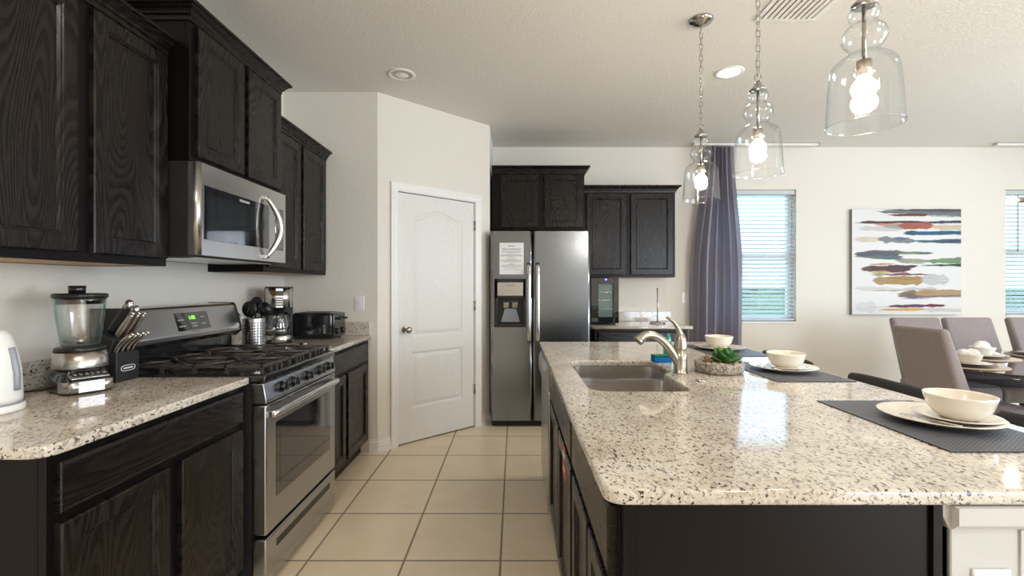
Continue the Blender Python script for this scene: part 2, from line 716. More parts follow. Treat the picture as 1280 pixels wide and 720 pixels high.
# ------------------------------------------------------------------ the room
CZ = 2.81       # ceiling
XL = -1.80      # left wall
YB = 5.09       # back wall
XR = 6.60
YR = -3.50
PX0, PY0 = -1.068, 3.64      # pantry corner
PX1, PY1 = -0.234, 4.405

mb = MB(); mb.box(XL - 0.15, XR + 0.15, YR - 0.15, YB + 0.15, -0.12, 0.0)
struct(mb.build('floor', 'tile'))
mb = MB(); mb.box(XL - 0.15, XR + 0.15, YR - 0.15, YB + 0.15, CZ, CZ + 0.12)
struct(mb.build('ceiling', 'ceiling'))
mb = MB(); mb.box(XL - 0.15, XL, YR - 0.15, YB + 0.15, 0, CZ)
struct(mb.build('wall_left', 'wall'))

W1 = (2.16, 3.075, 0.907, 2.348)
W2 = (5.36, 6.27, 0.98, 2.348)


def wall_y(name, x0, x1, y0, y1, holes):
    mb = MB()
    x = x0
    for (a, b, c, d) in holes:
        mb.box(x, a, y0, y1, 0, CZ)
        mb.box(a, b, y0, y1, 0, c)
        mb.box(a, b, y0, y1, d, CZ)
        x = b
    mb.box(x, x1, y0, y1, 0, CZ)
    return struct(mb.build(name, 'wall'))


wall_y('wall_back', XL, XR + 0.15, YB, YB + 0.15, [W1, W2])
wall_y('wall_rear', XL - 0.15, XR + 0.15, YR - 0.15, YR, [(3.2, 5.8, 0.0, 2.45)])
mb = MB()
mb.box(XR, XR + 0.15, YR, -0.2, 0, CZ); mb.box(XR, XR + 0.15, 2.6, YB, 0, CZ)
mb.box(XR, XR + 0.15, -0.2, 2.6, 0, 0.7); mb.box(XR, XR + 0.15, -0.2, 2.6, 2.5, CZ)
struct(mb.build('wall_right', 'wall'))

# pantry walls: facing wall, diagonal with the door opening, return beside the fridge
u = Vector((PX1 - PX0, PY1 - PY0, 0)); LD = u.length; u.normalize()
nrm = Vector((u.y, -u.x, 0))          # toward the room
AD = math.atan2(u.y, u.x)


def dg(t_, out, z):
    return Vector((PX0, PY0, 0)) + u * t_ + nrm * out + Vector((0, 0, z))


mb = MB(); mb.box(XL, PX0, PY0, PY0 + 0.10, 0, CZ)
struct(mb.build('wall_pantry_front', 'wall'))
DM = Matrix.Translation((PX0, PY0, 0)) @ Matrix.Rotation(AD, 4, 'Z')   # local x along the wall, -y toward the room
D0, D1, DZ = 0.165, 0.968, 2.075      # opening
mb = MB()
mb.box(0, D0, 0, 0.10, 0, CZ); mb.box(D1, LD, 0, 0.10, 0, CZ); mb.box(D0, D1, 0, 0.10, DZ, CZ)
struct(mb.build('wall_pantry_diagonal', 'wall', M4=DM))
mb = MB(); mb.box(PX1 - 0.10, PX1, PY1 + 0.0, YB, 0, CZ)
struct(mb.build('wall_pantry_return', 'wall'))


# door casing, slab, knob, hinges
def casing(mb, x0, x1, z1, wd=0.062, y=0.0):
    prof = [(0.0, 0.0), (0.0, 0.008), (0.012, 0.012), (0.03, 0.013), (0.048, 0.018), (wd, 0.018), (wd, 0.0)]
    for (i0, d0), (i1, d1) in zip(prof, prof[1:]):
        A = [(x0 - i0, -d0, 0), (x0 - i0, -d0, z1 + i0), (x1 + i0, -d0, z1 + i0), (x1 + i0, -d0, 0)]
        B = [(x0 - i1, -d1, 0), (x0 - i1, -d1, z1 + i1), (x1 + i1, -d1, z1 + i1), (x1 + i1, -d1, 0)]
        A = [mb.bm.verts.new((p[0], p[1] + y, p[2])) for p in A]
        B = [mb.bm.verts.new((p[0], p[1] + y, p[2])) for p in B]
        for k in range(3):
            mb.bm.faces.new((A[k], A[k + 1], B[k + 1], B[k]))


mb = MB()
casing(mb, D0 + 0.006, D1 - 0.006, DZ - 0.006)
mb.box(D0, D0 + 0.012, -0.002, 0.10, 0, DZ); mb.box(D1 - 0.012, D1, -0.002, 0.10, 0, DZ); mb.box(D0, D1, -0.002, 0.10, DZ - 0.012, DZ)
struct(mb.build('trim_1', 'trim', M4=DM))


def door_height(x, z, wd):
    """relief of the two-panel arched door in metres (negative = recessed)"""
    def prof(d):      # d: distance inside the panel outline
        if d < 0: return 0.0
        if d < 0.010: return -0.010 * d / 0.010
        if d < 0.018: return -0.010
        if d < 0.045: return -0.010 + 0.009 * (d - 0.018) / 0.027
        return -0.001
    a, b = 0.130, wd - 0.130
    c = (a + b) / 2
    hw = (b - a) / 2
    k = abs(x - c) / hw
    arch = 1.865 + 0.062 * (0.5 + 0.5 * math.cos(PI * min(1, k * 1.08))) if k < 1 else 1.865
    d1 = min(x - a, b - x, z - 0.865, arch - z)
    d2 = min(x - a, b - x, z - 0.275, 0.735 - z)
    return prof(max(d1, d2))


dw = D1 - D0 - 0.030
mb = MB()
NX, NZ = 150, 380
grid = [[mb.bm.verts.new((dw * i / NX, 0.012 - door_height(dw * i / NX, 2.045 * j / NZ, dw), 0.012 + 2.045 * j / NZ)) for i in range(NX + 1)] for j in range(NZ + 1)]
for j in range(NZ):
    for i in range(NX):
        f = mb.bm.faces.new((grid[j][i], grid[j][i + 1], grid[j + 1][i + 1], grid[j + 1][i]))
        f.smooth = True
mb.box(0, dw, 0.024, 0.045, 0.012, 2.057)
door = struct(mb.build('door_1', 'doorw', world=False, loc=DM @ Vector((D0 + 0.015, 0, 0)), recalc=False))
door.rotation_euler = (0, 0, AD)
door['label'] = 'white two-panel interior door with arched upper panel'
mb = MB()
kx = 0.068
mb.cyl((kx, 0.012, 0.94), (kx, 0.004, 0.94), 0.031, 0.029, 28)
mb.cyl((kx, 0.006, 0.94), (kx, -0.028, 0.94), 0.011, 0.013, 20)
mb.sphere((kx, -0.045, 0.94), 0.028, sy=0.75, seg=24)
mb.build('door_knob', 'nickel', door, world=False)
for hz in (0.35, 1.116, 1.85):
    mb = MB()
    mb.box(dw - 0.004, dw + 0.014, 0.004, 0.014, hz - 0.045, hz + 0.045)
    mb.cyl((dw + 0.006, 0.004, hz - 0.045), (dw + 0.006, 0.004, hz + 0.045), 0.007, seg=12)
    mb.build('hinge', 'chrome', door, world=False)


# baseboards
def baseboard(name, p0, p1, h=0.10, th=0.014, e0=0.0, e1=0.0):
    p0, p1 = Vector((*p0, 0)), Vector((*p1, 0))
    d = (p1 - p0); L = d.length; a = math.atan2(d.y, d.x)
    mb = MB()
    mb.prism([(0, 0), (-th, 0), (-th, h * 0.55), (-th * 0.75, h * 0.60), (-th * 0.75, h * 0.75), (-th * 0.4, h * 0.85), (-th * 0.3, h), (0, h)], 'x', -e0, L + e1)
    return struct(mb.build(name, 'trim', M4=Matrix.Translation(p0) @ Matrix.Rotation(a, 4, 'Z')))


baseboard('baseboard_pantry_front', (-1.13, PY0), (PX0, PY0), e1=0.006)
baseboard('baseboard_diagonal_left', (PX0, PY0), tuple(dg(0.109, 0, 0))[:2], e0=0.004)
baseboard('baseboard_diagonal_right', tuple(dg(1.030, 0, 0))[:2], (PX1, PY1))
baseboard('baseboard_back', (1.72, YB), (XR, YB))


# windows with sash frames, glass and blinds
def window(n, rect):
    x0, x1, z0, z1 = rect
    mb = MB()
    fw = 0.045
    y0, y1 = YB + 0.085, YB + 0.135
    mb.box(x0, x0 + fw, y0, y1, z0, z1); mb.box(x1 - fw, x1, y0, y1, z0, z1)
    mb.box(x0 + fw, x1 - fw, y0, y1, z0, z0 + fw); mb.box(x0 + fw, x1 - fw, y0, y1, z1 - fw, z1)
    zm = (z0 + z1) / 2
    mb.box(x0 + fw, x1 - fw, y0 - 0.01, y1, zm - 0.03, zm + 0.03)
    fr = struct(mb.build('window_%d' % n, 'trim'))
    mb = MB(); mb.box(x0 + fw, x1 - fw, YB + 0.108, YB + 0.112, z0 + fw, z1 - fw)
    mb.build('glass_pane', 'pane', fr)
    mb = MB(); mb.box(x0, x1, YB - 0.012, YB + 0.084, z0 - 0.018, z0 + 0.002, 0.003)
    mb.build('sill', 'trim', fr)
    return fr


window(1, W1); window(2, W2)


def blind(rect, label, wand_x):
    x0, x1, z0, z1 = rect
    x0 += 0.008; x1 -= 0.008
    yc = YB + 0.040
    root = thing('window_blind', label, 'blind', ((x0 + x1) / 2, yc, z0 + 0.02), group='white slatted blinds in the back windows')
    mb = MB(); mb.box(x0, x1, yc - 0.028, yc + 0.028, z1 - 0.05, z1 - 0.004, 0.003); mb.build('headrail', 'blind', root)
    mb = MB(); mb.box(x0, x1, yc - 0.026, yc + 0.026, z0 + 0.012, z0 + 0.032, 0.004); mb.build('bottom_rail', 'blind', root)
    mb = MB()
    z = z0 + 0.065
    while z < z1 - 0.06:
        a = R(24)
        pr = []
        for k in range(5):
            s_ = -0.024 + 0.048 * k / 4
            sag = 0.0025 * (1 - (s_ / 0.024) ** 2)
            pr.append((s_ * math.cos(a) - sag * math.sin(a), -(s_ * math.sin(a)) * -1 + sag * math.cos(a)))
        top = [(yc + p, z + q) for p, q in pr]
        bot = [(yc + p, z + q - 0.0025) for p, q in pr[::-1]]
        mb.prism(top + bot, 'x', x0 + 0.003, x1 - 0.003)
        z += 0.0435
    mb.build('slats', 'blind', root)
    mb = MB()
    for cx in (x0 + 0.12, (x0 + x1) / 2, x1 - 0.12):
        for yy in (yc - 0.027, yc + 0.027):
            mb.cyl((cx, yy, z0 + 0.03), (cx, yy, z1 - 0.03), 0.0012, seg=6)
    mb.build('ladder_cord', 'blind', root)
    mb = MB(); mb.cyl((wand_x, yc - 0.034, z1 - 0.06), (wand_x, yc - 0.034, z1 - 0.06 - 0.62), 0.005, seg=8)
    mb.build('tilt_wand', 'kettlew', root)
    return root


blind(W1, 'white slatted blind in the window beside the grey curtain', 2.30)
blind(W2, 'white slatted blind in the window at the right picture edge', 5.50)

# outside: lawn and a clipped hedge
mb = MB(); mb.box(-20, 45, 5.3, 70, -0.3, -0.12); struct(mb.build('ground_lawn_outside', plain('lawn_grass', (0.36, 0.50, 0.30), 0.95, bump=(30, 0.5, 0.02))))
hm = plain('hedge_leaves', (0.30, 0.46, 0.27), 0.9, var=0.35, bump=(12, 1.0, 0.05))
for k, (hx, hl) in enumerate(((7.5, 3.3), (15.6, 4.2))):
    mb = MB()
    vs = mb.box(hx - hl, hx + hl, 15, 16.4, -0.12, 1.15, 0.25, seg=3)
    bmesh.ops.subdivide_edges(mb.bm, edges=mb.bm.edges[:], cuts=5, use_grid_fill=True)
    for v in mb.bm.verts:
        v.co += Vector((random.uniform(-1, 1), random.uniform(-1, 1), random.uniform(-0.8, 1))) * 0.09
    tag(mb.build('garden_hedge', hm), 'green garden hedge seen through the blind ' + ('beside the curtain' if k == 0 else 'at the right picture edge'), 'hedge')

# curtain tracks and curtain
for k, (a, b, lab) in enumerate(((1.90, 3.22, 'thin white curtain track above the window beside the curtain'), (5.10, 6.45, 'thin white curtain track at the right, above the far window'))):
    mb = MB()
    mb.box(a, b, 4.93, 4.96, CZ - 0.026, CZ - 0.004, 0.003)
    root = thing('curtain_track', lab, 'curtain track', ((a + b) / 2, 4.945, CZ - 0.03), group='white curtain tracks on the ceiling')
    mb.build('rail', 'trim', root)
    mb = MB(); mb.box(a - 0.012, a, 4.922, 4.968, CZ - 0.032, CZ - 0.001, 0.003); mb.build('end_cap', 'steel', root)
    mb = MB(); mb.box(b, b + 0.012, 4.922, 4.968, CZ - 0.032, CZ - 0.001, 0.003); mb.build('end_cap', 'steel', root)

mb = MB()
NU, NV = 130, 40
rows = []
for j in range(NV + 1):
    f_ = j / NV
    z = 0.03 + (CZ - 0.035 - 0.03) * f_
    sp = min(1, (1 - f_) * 2.0)
    sp = sp * sp * (3 - 2 * sp)
    xa = 2.03 - 0.15 * sp
    xb = 2.31 + 0.10 * sp
    row = []
    for i in range(NU + 1):
        q = i / NU
        amp = 0.045 + 0.02 * sp
        ph = 2 * PI * 6.5 * q + 0.6 * math.sin(3 * f_ + 5 * q)
        row.append(mb.bm.verts.new((xa + (xb - xa) * q + 0.008 * math.sin(ph * 2 + 1), 4.945 + amp * math.sin(ph) + 0.012 * math.sin(2.3 * ph + 2 * f_), z)))
    rows.append(row)
for j in range(NV):
    for i in range(NU):
        f = mb.bm.faces.new((rows[j][i], rows[j][i + 1], rows[j + 1][i + 1], rows[j + 1][i])); f.smooth = True
r_ = bmesh.ops.solidify(mb.bm, geom=mb.bm.faces[:], thickness=0.002)
for f in mb.bm.faces: f.smooth = True
tag(mb.build('curtain', 'curtain'), 'long violet-grey curtain gathered at the left of the window', 'curtain')

# ------------------------------------------------------------------ cabinets
DOORP = [(0, 0), (0, 0.016), (0.004, 0.020), (0.052, 0.020), (0.055, 0.016), (0.060, 0.0165), (0.066, 0.009), (0.068, 0.009)]
DRAWP = [(0, 0), (0, 0.015), (0.003, 0.018), (0.010, 0.020)]


def crown(mb, w_, d_, z0, left=True, right=True, out=0.05, h=0.055, back=True):
    prof = [(0.0, -0.012), (0.008, -0.012), (0.010, 0.004), (0.018, 0.010), (0.020, 0.018), (0.034, 0.034), (0.042, 0.040), (out, 0.042), (out, h), (0.0, h)]
    loops = []
    for o_, zz in prof:
        l_ = o_ if left else 0.0
        r2 = o_ if right else 0.0
        loops.append([mb.bm.verts.new(p) for p in ((-l_, d_, z0 + zz), (-l_, -o_, z0 + zz), (w_ + r2, -o_, z0 + zz), (w_ + r2, d_, z0 + zz))])
    for a, b in zip(loops, loops[1:]):
        for k in range(3):
            mb.bm.faces.new((a[k], a[k + 1], b[k + 1], b[k]))
    mb.bm.faces.new(loops[-1])


def cabinet(name, label, face, org, w_, d_, z0, z1, doors=(), drawers=(), crown_=None, toe=0.0, under=False, group=None, hole=False, endpanel=None):
    """face: '+x', '-x' or '-y'. org: world xy of the local origin (front plane, local left end). doors: (u0,u1,z0,z1)"""
    rot = {'+x': R(90), '-x': R(-90), '-y': 0.0}[face]
    root = thing(name, label, 'cabinet', (org[0], org[1], z0), rot, group)
    mb = MB()
    H_ = z1 - z0
    fr = 0.02
    th = 0.018
    mb.box(0, th, fr, d_, toe, H_); mb.box(w_ - th, w_, fr, d_, toe, H_)
    mb.box(th, w_ - th, d_ - 0.012, d_, toe, H_)
    bz = 0.018 if under else toe
    mb.box(th, w_ - th, fr, d_ - 0.012, bz, bz + 0.016)
    if not toe:
        mb.box(th, w_ - th, fr, d_ - 0.012, H_ - 0.016, H_)
    # face frame: solid behind the doors
    mb.box(0, w_, 0, fr, toe, H_, 0.0015, seg=1)
    if toe:
        mb.box(0.0, w_, 0.06, 0.075, 0.0, toe)
        mb.box(0.0, th, 0.06, d_, 0.0, toe); mb.box(w_ - th, w_, 0.06, d_, 0.0, toe)
    mb.build('body', 'carcass', root, world=False)
    if under:
        mb = MB(); mb.box(th, w_ - th, fr + 0.001, d_ - 0.012, 0.0015, 0.0175); mb.build('underside_panel', 'under', root, world=False)
    if crown_:
        mb = MB(); crown(mb, w_, d_, H_, *crown_); mb.build('crown_moulding', 'woodh', root, world=False)
    for (a, b, c, e) in doors:
        mb = MB(); mb.frame_panel(a, b, c - z0, e - z0, DOORP); mb.build('door', 'wood', root, world=False)
    for (a, b, c, e) in drawers:
        mb = MB(); mb.frame_panel(a, b, c - z0, e - z0, DRAWP); mb.build('drawer', 'woodh', root, world=False)
    return root


TOPZ = 0.914
CT = 0.884      # underside of the granite
# left run (fronts face +x); face plane X=-1.14
FXB = -1.14
y0 = 1.134
cabinet('base_cabinet', 'dark oak base cabinet under the left counter, blender above it', '+x', (FXB, y0), 1.955 - y0, FXB - XL - 0.03, 0, CT - 0.001,
        doors=[(1.155 - y0, 1.521 - y0, 0.125, 0.708), (1.577 - y0, 1.932 - y0, 0.125, 0.708)],
        drawers=[(1.155 - y0, 1.932 - y0, 0.735, 0.862)], toe=0.10)
y1 = 2.750
cabinet('base_cabinet', 'narrow dark oak base cabinet between stove and pantry wall', '+x', (FXB, y1), PY0 - y1 - 0.002, FXB - XL - 0.03, 0, CT - 0.001,
        doors=[(2.80 - y1, 3.105 - y1, 0.125, 0.708), (3.15 - y1, 3.57 - y1, 0.125, 0.708)],
        drawers=[(2.80 - y1, 3.57 - y1, 0.735, 0.862)], toe=0.10)
FXU = -1.472
yu = 1.10
cabinet('wall_cabinet', 'large dark oak wall cabinet nearest the left picture edge', '+x', (FXU, yu), 1.972 - yu, FXU - XL, 1.381, 2.285,
        doors=[(1.125 - yu, 1.556 - yu, 1.412, 2.262), (1.614 - yu, 1.957 - yu, 1.412, 2.262)], crown_=(True, False), under=True)
yu = 1.975
cabinet('wall_cabinet', 'tall deep dark cabinet above the microwave', '+x', (-1.375, yu), 2.735 - yu, 0.425, 1.833, 2.435,
        doors=[(2.005 - yu, 2.345 - yu, 1.855, 2.412), (2.385 - yu, 2.715 - yu, 1.855, 2.412)], crown_=(True, True))
yu = 2.738
cabinet('wall_cabinet', 'dark wall cabinet between microwave and pantry wall', '+x', (FXU, yu), PY0 - yu - 0.002, FXU - XL, 1.381, 2.285,
        doors=[(2.765 - yu, 3.175 - yu, 1.412, 2.262), (3.22 - yu, 3.60 - yu, 1.412, 2.262)], crown_=(False, True), under=True)

# back run (fronts face -y)
cabinet('wall_cabinet', 'dark two-door cabinet above the refrigerator', '-y', (-0.215, 4.47), 0.885, YB - 4.47, 1.835, 2.385,
        doors=[(0.085, 0.445, 1.855, 2.362), (0.50, 0.872, 1.855, 2.362)], crown_=(False, True))
cabinet('wall_cabinet', 'dark two-door wall cabinet above the wine cooler', '-y', (0.705, 4.76), 0.935, YB - 4.76, 1.385, 2.262,
        doors=[(0.028, 0.435, 1.412, 2.24), (0.478, 0.91, 1.412, 2.24)], crown_=(False, True), under=True)
cabinet('base_cabinet', 'dark base cabinet under the back counter right of the fridge', '-y', (0.775, 4.50), 0.90, YB - 4.53, 0, CT - 0.001,
        doors=[(0.03, 0.43, 0.125, 0.70), (0.47, 0.87, 0.125, 0.70)], drawers=[(0.03, 0.87, 0.725, 0.855)], toe=0.10)

# counters
curve_p = [(XL + 0.001, 1.108), (-1.118, 1.108), (-1.118, 1.966), (XL + 0.001, 1.966)]
o = curve_plate('countertop', [round_poly(curve_p, [0, 0.06, 0.004, 0])], CT, TOPZ, 0.006, 'granite')
tag(o, 'speckled granite countertop on the left with blender and kettle', 'countertop')
o = curve_plate('countertop', [[(XL + 0.001, 2.742), (-1.118, 2.742), (-1.118, PY0 - 0.001), (XL + 0.001, PY0 - 0.001)]], CT, TOPZ, 0.006, 'granite')
tag(o, 'short granite countertop beyond the stove with coffee maker', 'countertop')
o = curve_plate('countertop', [[(0.745, 4.45), (1.705, 4.45), (1.705, YB - 0.001), (0.745, YB - 0.001)]], CT, TOPZ, 0.006, 'granite')
tag(o, 'granite countertop on the back wall under the wine cooler', 'countertop')


def splash(label, x0, x1, ya, yb):
    mb = MB(); mb.box(x0, x1, ya, yb, TOPZ + 0.0005, 1.018, 0.003)
    tag(mb.build('backsplash', 'granite'), label, 'backsplash', 'low granite backsplashes')


splash('low granite backsplash behind blender and kettle', XL + 0.001, XL + 0.021, 1.108, 1.966)
splash('low granite backsplash strip beside the coffee maker on the left wall', XL + 0.001, XL + 0.021, 2.742, PY0 - 0.022)
splash('low granite backsplash behind the black toaster', XL + 0.001, -1.125, PY0 - 0.021, PY0 - 0.001)
splash('low granite backsplash on the back wall behind the towel holder', 0.745, 1.705, YB - 0.021, YB - 0.001)

# ------------------------------------------------------------------ island
IX0, IX1, IY0, IY1 = 0.171, 1.392, 0.879, 3.21
sink_hole = round_poly([(0.282, 1.705), (0.655, 1.705), (0.655, 2.045), (0.705, 2.10), (0.705, 2.40), (0.282, 2.40)], [0.085, 0.06, 0.03, 0.03, 0.07, 0.07], 8)
o = curve_plate('island_countertop', [round_poly([(IX0, IY0), (IX1, IY0), (IX1, IY1), (IX0, IY1)], [0.045, 0.04, 0.02, 0.01]), sink_hole[::-1]], CT, TOPZ, 0.007, 'granite')
tag(o, 'large granite island countertop with the sink cut into it', 'countertop')

FI = 0.205
cabinet('island_cabinet', 'dark oak island cabinet at the near corner of the island', '-x', (FI, 1.525), 1.525 - 0.915, 0.61, 0, CT - 0.001,
        doors=[(0.025, 0.322, 0.125, 0.690), (0.345, 0.598, 0.125, 0.690)], drawers=[(0.010, 0.598, 0.718, 0.862)], toe=0.10)
cabinet('island_cabinet', 'dark oak sink cabinet in the middle of the island', '-x', (FI, 2.455), 0.925, 0.61, 0, CT - 0.001,
        doors=[(0.010, 0.455, 0.125, 0.690), (0.478, 0.905, 0.125, 0.690)], drawers=[(0.010, 0.915, 0.718, 0.862)], toe=0.10)
# red sticker on the sink cabinet door
mb = MB(); mb.box(0.1855, 0.1868, 1.70, 1.80, 0.58, 0.70)
st = mb.build('sticker', 'red')
tag(st, 'small red sticker on an island cabinet door', 'sticker')
mb = MB(); mb.box(0.1849, 0.1855, 1.715, 1.785, 0.655, 0.675); mb.box(0.1849, 0.1855, 1.715, 1.77, 0.61, 0.62); mb.build('printed_mark', 'paper', st)
# end panel and corner post
mb = MB()
mb.box(0.2075, 0.8150, 0.895, 0.914, 0.0, CT - 0.001, 0.001, seg=1)
mb.box(0.2075, 0.2275, 0.890, 0.895, 0.0, CT - 0.001, 0.001, seg=1)
mb.box(0.797, 0.815, 0.887, 0.895, 0.0, CT - 0.001, 0.001, seg=1)
tag(mb.build('end_panel', 'carcass'), 'plain dark panel closing the near end of the island', 'panel')
mb = MB()
mb.box(FI, 0.815, 3.085, 3.19, 0, CT - 0.001, 0.002, seg=1)
tag(mb.build('end_panel', 'carcass'), 'dark filler panel at the far end of the island', 'panel')
# white half wall that carries the overhang
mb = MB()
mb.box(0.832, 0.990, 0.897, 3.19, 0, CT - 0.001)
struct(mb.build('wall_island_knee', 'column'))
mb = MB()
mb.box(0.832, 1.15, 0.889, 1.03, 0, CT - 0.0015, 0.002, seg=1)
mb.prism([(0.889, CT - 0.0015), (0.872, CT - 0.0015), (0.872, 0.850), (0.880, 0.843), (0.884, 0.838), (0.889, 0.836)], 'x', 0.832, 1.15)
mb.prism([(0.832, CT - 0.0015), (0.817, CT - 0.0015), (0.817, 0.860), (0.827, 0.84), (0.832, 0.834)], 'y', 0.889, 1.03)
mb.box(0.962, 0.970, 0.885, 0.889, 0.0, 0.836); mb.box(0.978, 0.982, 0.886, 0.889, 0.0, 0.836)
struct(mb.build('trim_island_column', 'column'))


def wall_plate(label, kind, mtx):
    root = thing(kind, label, 'switch' if 'switch' in kind else 'outlet')
    root.matrix_world = mtx
    mb = MB(); mb.box(-0.036, 0.036, -0.006, 0.0, -0.058, 0.058, 0.002, seg=2); mb.build('cover_plate', 'white', root, world=False)
    if 'switch' in kind:
        mb = MB(); mb.box(-0.017, 0.017, -0.010, -0.0055, -0.033, 0.033, 0.0015); mb.build('rocker', 'trim', root, world=False)
    else:
        for zz in (-0.02, 0.02):
            mb = MB(); mb.box(-0.016, 0.016, -0.0085, -0.0055, zz - 0.014, zz + 0.014, 0.003)
            mb.box(-0.007, -0.005, -0.0088, -0.0084, zz - 0.004, zz + 0.006, mi=1); mb.box(0.005, 0.007, -0.0088, -0.0084, zz - 0.004, zz + 0.006, mi=1)
            mb.build('socket', ['white', 'blackm'], root, world=False)
    return root


wall_plate('white rocker light switch on the wall left of the pantry door', 'light_switch', T((-1.208, PY0, 1.16)))
wall_plate('white rocker light switch on the back wall beside the curtain', 'light_switch', T((1.865, YB, 1.165)))
wall_plate('white outlet on the island column below the granite', 'wall_outlet', T((0.906, 0.889, 0.703)))

# sink: flange, two basins, drains
sink = thing('kitchen_sink', 'double bowl stainless sink set under the island granite', 'sink', (0.49, 2.05, 0.69))
b1 = round_poly([(0.276, 1.70), (0.662, 1.70), (0.662, 2.066), (0.276, 2.066)], 0.07, 7)
b2 = round_poly([(0.276, 2.100), (0.712, 2.100), (0.712, 2.406), (0.276, 2.406)], 0.07, 7)


def basin(pts, depth, name):
    cx = sum(p[0] for p in pts) / len(pts); cy = sum(p[1] for p in pts) / len(pts)
    mb = MB()
    prof = [(1.0, 0.0), (0.985, -0.06), (0.975, -(depth - 0.035)), (0.94, -(depth - 0.012)), (0.86, -depth), (0.12, -depth - 0.006)]
    rings = []
    for sc, dz in prof:
        rings.append([mb.bm.verts.new((cx + (p[0] - cx) * sc, cy + (p[1] - cy) * sc, 0.8835 + dz)) for p in pts])
    n = len(pts)
    for a, b in zip(rings, rings[1:]):
        for k in range(n):
            f = mb.bm.faces.new((a[k], a[(k + 1) % n], b[(k + 1) % n], b[k])); f.smooth = True
    mb.bm.faces.new(rings[-1])
    bm = mb.bm
    o_ = mb.build(name, 'sink', sink)
    mb = MB()
    mb.lathe([(0.0, 0.004), (0.03, 0.004), (0.036, 0.007), (0.042, 0.004), (0.045, 0.0)], (cx, cy, 0.8835 - depth - 0.004), 24)
    mb.build('drain', 'chrome', o_)


basin(b1, 0.15, 'basin'); basin(b2, 0.19, 'basin')
curve_plate('flange', [round_poly([(0.262, 1.688), (0.722, 1.688), (0.722, 2.418), (0.262, 2.418)], 0.05), b1[::-1], b2[::-1]], 0.8815, 0.8838, 0.0008, 'sink', sink)

# faucet
fx, fy = 0.735, 2.065
fa = thing('faucet', 'brushed nickel pull-out faucet arching over the island sink', 'faucet', (fx, fy, TOPZ))
mb = MB()
mb.lathe([(0.0, 0.0), (0.033, 0.0), (0.033, 0.004), (0.029, 0.008), (0.0285, 0.06), (0.0275, 0.105), (0.0, 0.105)], (fx, fy, TOPZ), 36)
mb.build('column', 'nickel', fa)
mb = MB()
pts = []
for k in range(25):
    q = k / 24
    # cubic from inside the column up and over to the left
    P0, P1_, P2, P3 = Vector((fx, fy, TOPZ + 0.025)), Vector((fx - 0.06, fy - 0.002, TOPZ + 0.155)), Vector((fx - 0.135, fy - 0.004, TOPZ + 0.200)), Vector((fx - 0.185, fy - 0.006, TOPZ + 0.146))
    pts.append(P0 * (1 - q) ** 3 + P1_ * 3 * q * (1 - q) ** 2 + P2 * 3 * q * q * (1 - q) + P3 * q ** 3)
rr = [0.0215 - 0.0035 * min(1, k / 14) + (0.004 * max(0, (k - 15) / 9)) for k in range(25)]
mb.tube(pts, rr, 20)
mb.build('spout', 'nickel', fa)
mb = MB()
d = (pts[-1] - pts[-3]).normalized()
mb.cyl(pts[-1] - d * 0.004, pts[-1] + d * 0.010, 0.023, 0.022, 20)
mb.cyl(pts[-1] + d * 0.010, pts[-1] + d * 0.012, 0.016, 0.016, 20, mi=1)
mb.build('spray_head', ['nickel', 'blackp'], fa)
mb = MB()
mb.lathe([(0.0275, 0.107), (0.0275, 0.125), (0.024, 0.15), (0.016, 0.172), (0.0, 0.178)], (fx, fy, TOPZ), 32)
pts = [(fx, fy, TOPZ + 0.14), (fx - 0.002, fy, TOPZ + 0.172), (fx - 0.010, fy, TOPZ + 0.197), (fx - 0.026, fy, TOPZ + 0.222), (fx - 0.046, fy - 0.002, TOPZ + 0.238), (fx - 0.062, fy - 0.003, TOPZ + 0.245)]
mb.tube(pts, [0.020, 0.015, 0.011, 0.0085, 0.007, 0.0055], 14)
mb.build('lever_handle', 'nickel', fa)

# small things by the sink
mb = MB()
mb.box(0.70, 0.79, 2.335, 2.395, TOPZ + 0.0005, TOPZ + 0.026, 0.003)
sp = tag(mb.build('sponge', 'sponge_b'), 'blue sponge with green scourer top behind the sink', 'sponge')
mb = MB(); mb.box(0.70, 0.79, 2.335, 2.395, TOPZ + 0.026, TOPZ + 0.035, 0.002); mb.build('scourer', 'sponge_g', sp)
so = thing('dish_soap_bottle', 'small teal dish soap bottle behind the faucet', 'bottle', (0.815, 2.47, TOPZ + 0.0005))
mb = MB(); mb.lathe([(0, 0), (0.024, 0), (0.026, 0.006), (0.026, 0.07), (0.020, 0.085), (0.010, 0.092), (0.0, 0.092)], (0.815, 2.47, TOPZ + 0.0005), 24); mb.build('bottle_body', 'soap', so)
mb = MB(); mb.lathe([(0.0, 0.0925), (0.012, 0.0925), (0.012, 0.112), (0.007, 0.116), (0.007, 0.13), (0.0, 0.131)], (0.815, 2.47, TOPZ + 0.0005), 20); mb.build('cap', M['soap'], so)
mb = MB(); mb.lathe([(0.0105, 0.093), (0.0135, 0.093), (0.0135, 0.100), (0.0105, 0.100)], (0.815, 2.47, TOPZ + 0.0005), 20); mb.build('collar', 'white', so)
st = thing('sink_stopper', 'tiny round metal stopper lying on the island by the faucet', 'stopper', (0.755, 1.885, TOPZ + 0.0005))
mb = MB(); mb.lathe([(0.0, 0.003), (0.014, 0.003), (0.016, 0.006), (0.019, 0.004), (0.020, 0.0), (0.0, 0.0)], (0.755, 1.885, TOPZ + 0.0005), 24); mb.build('disc', 'steel', st)
mb = MB(); mb.lathe([(0.0, 0.0031), (0.005, 0.0031), (0.004, 0.008), (0.006, 0.010), (0.0, 0.011)], (0.755, 1.885, TOPZ + 0.0005), 16); mb.build('knob', 'chrome', st)

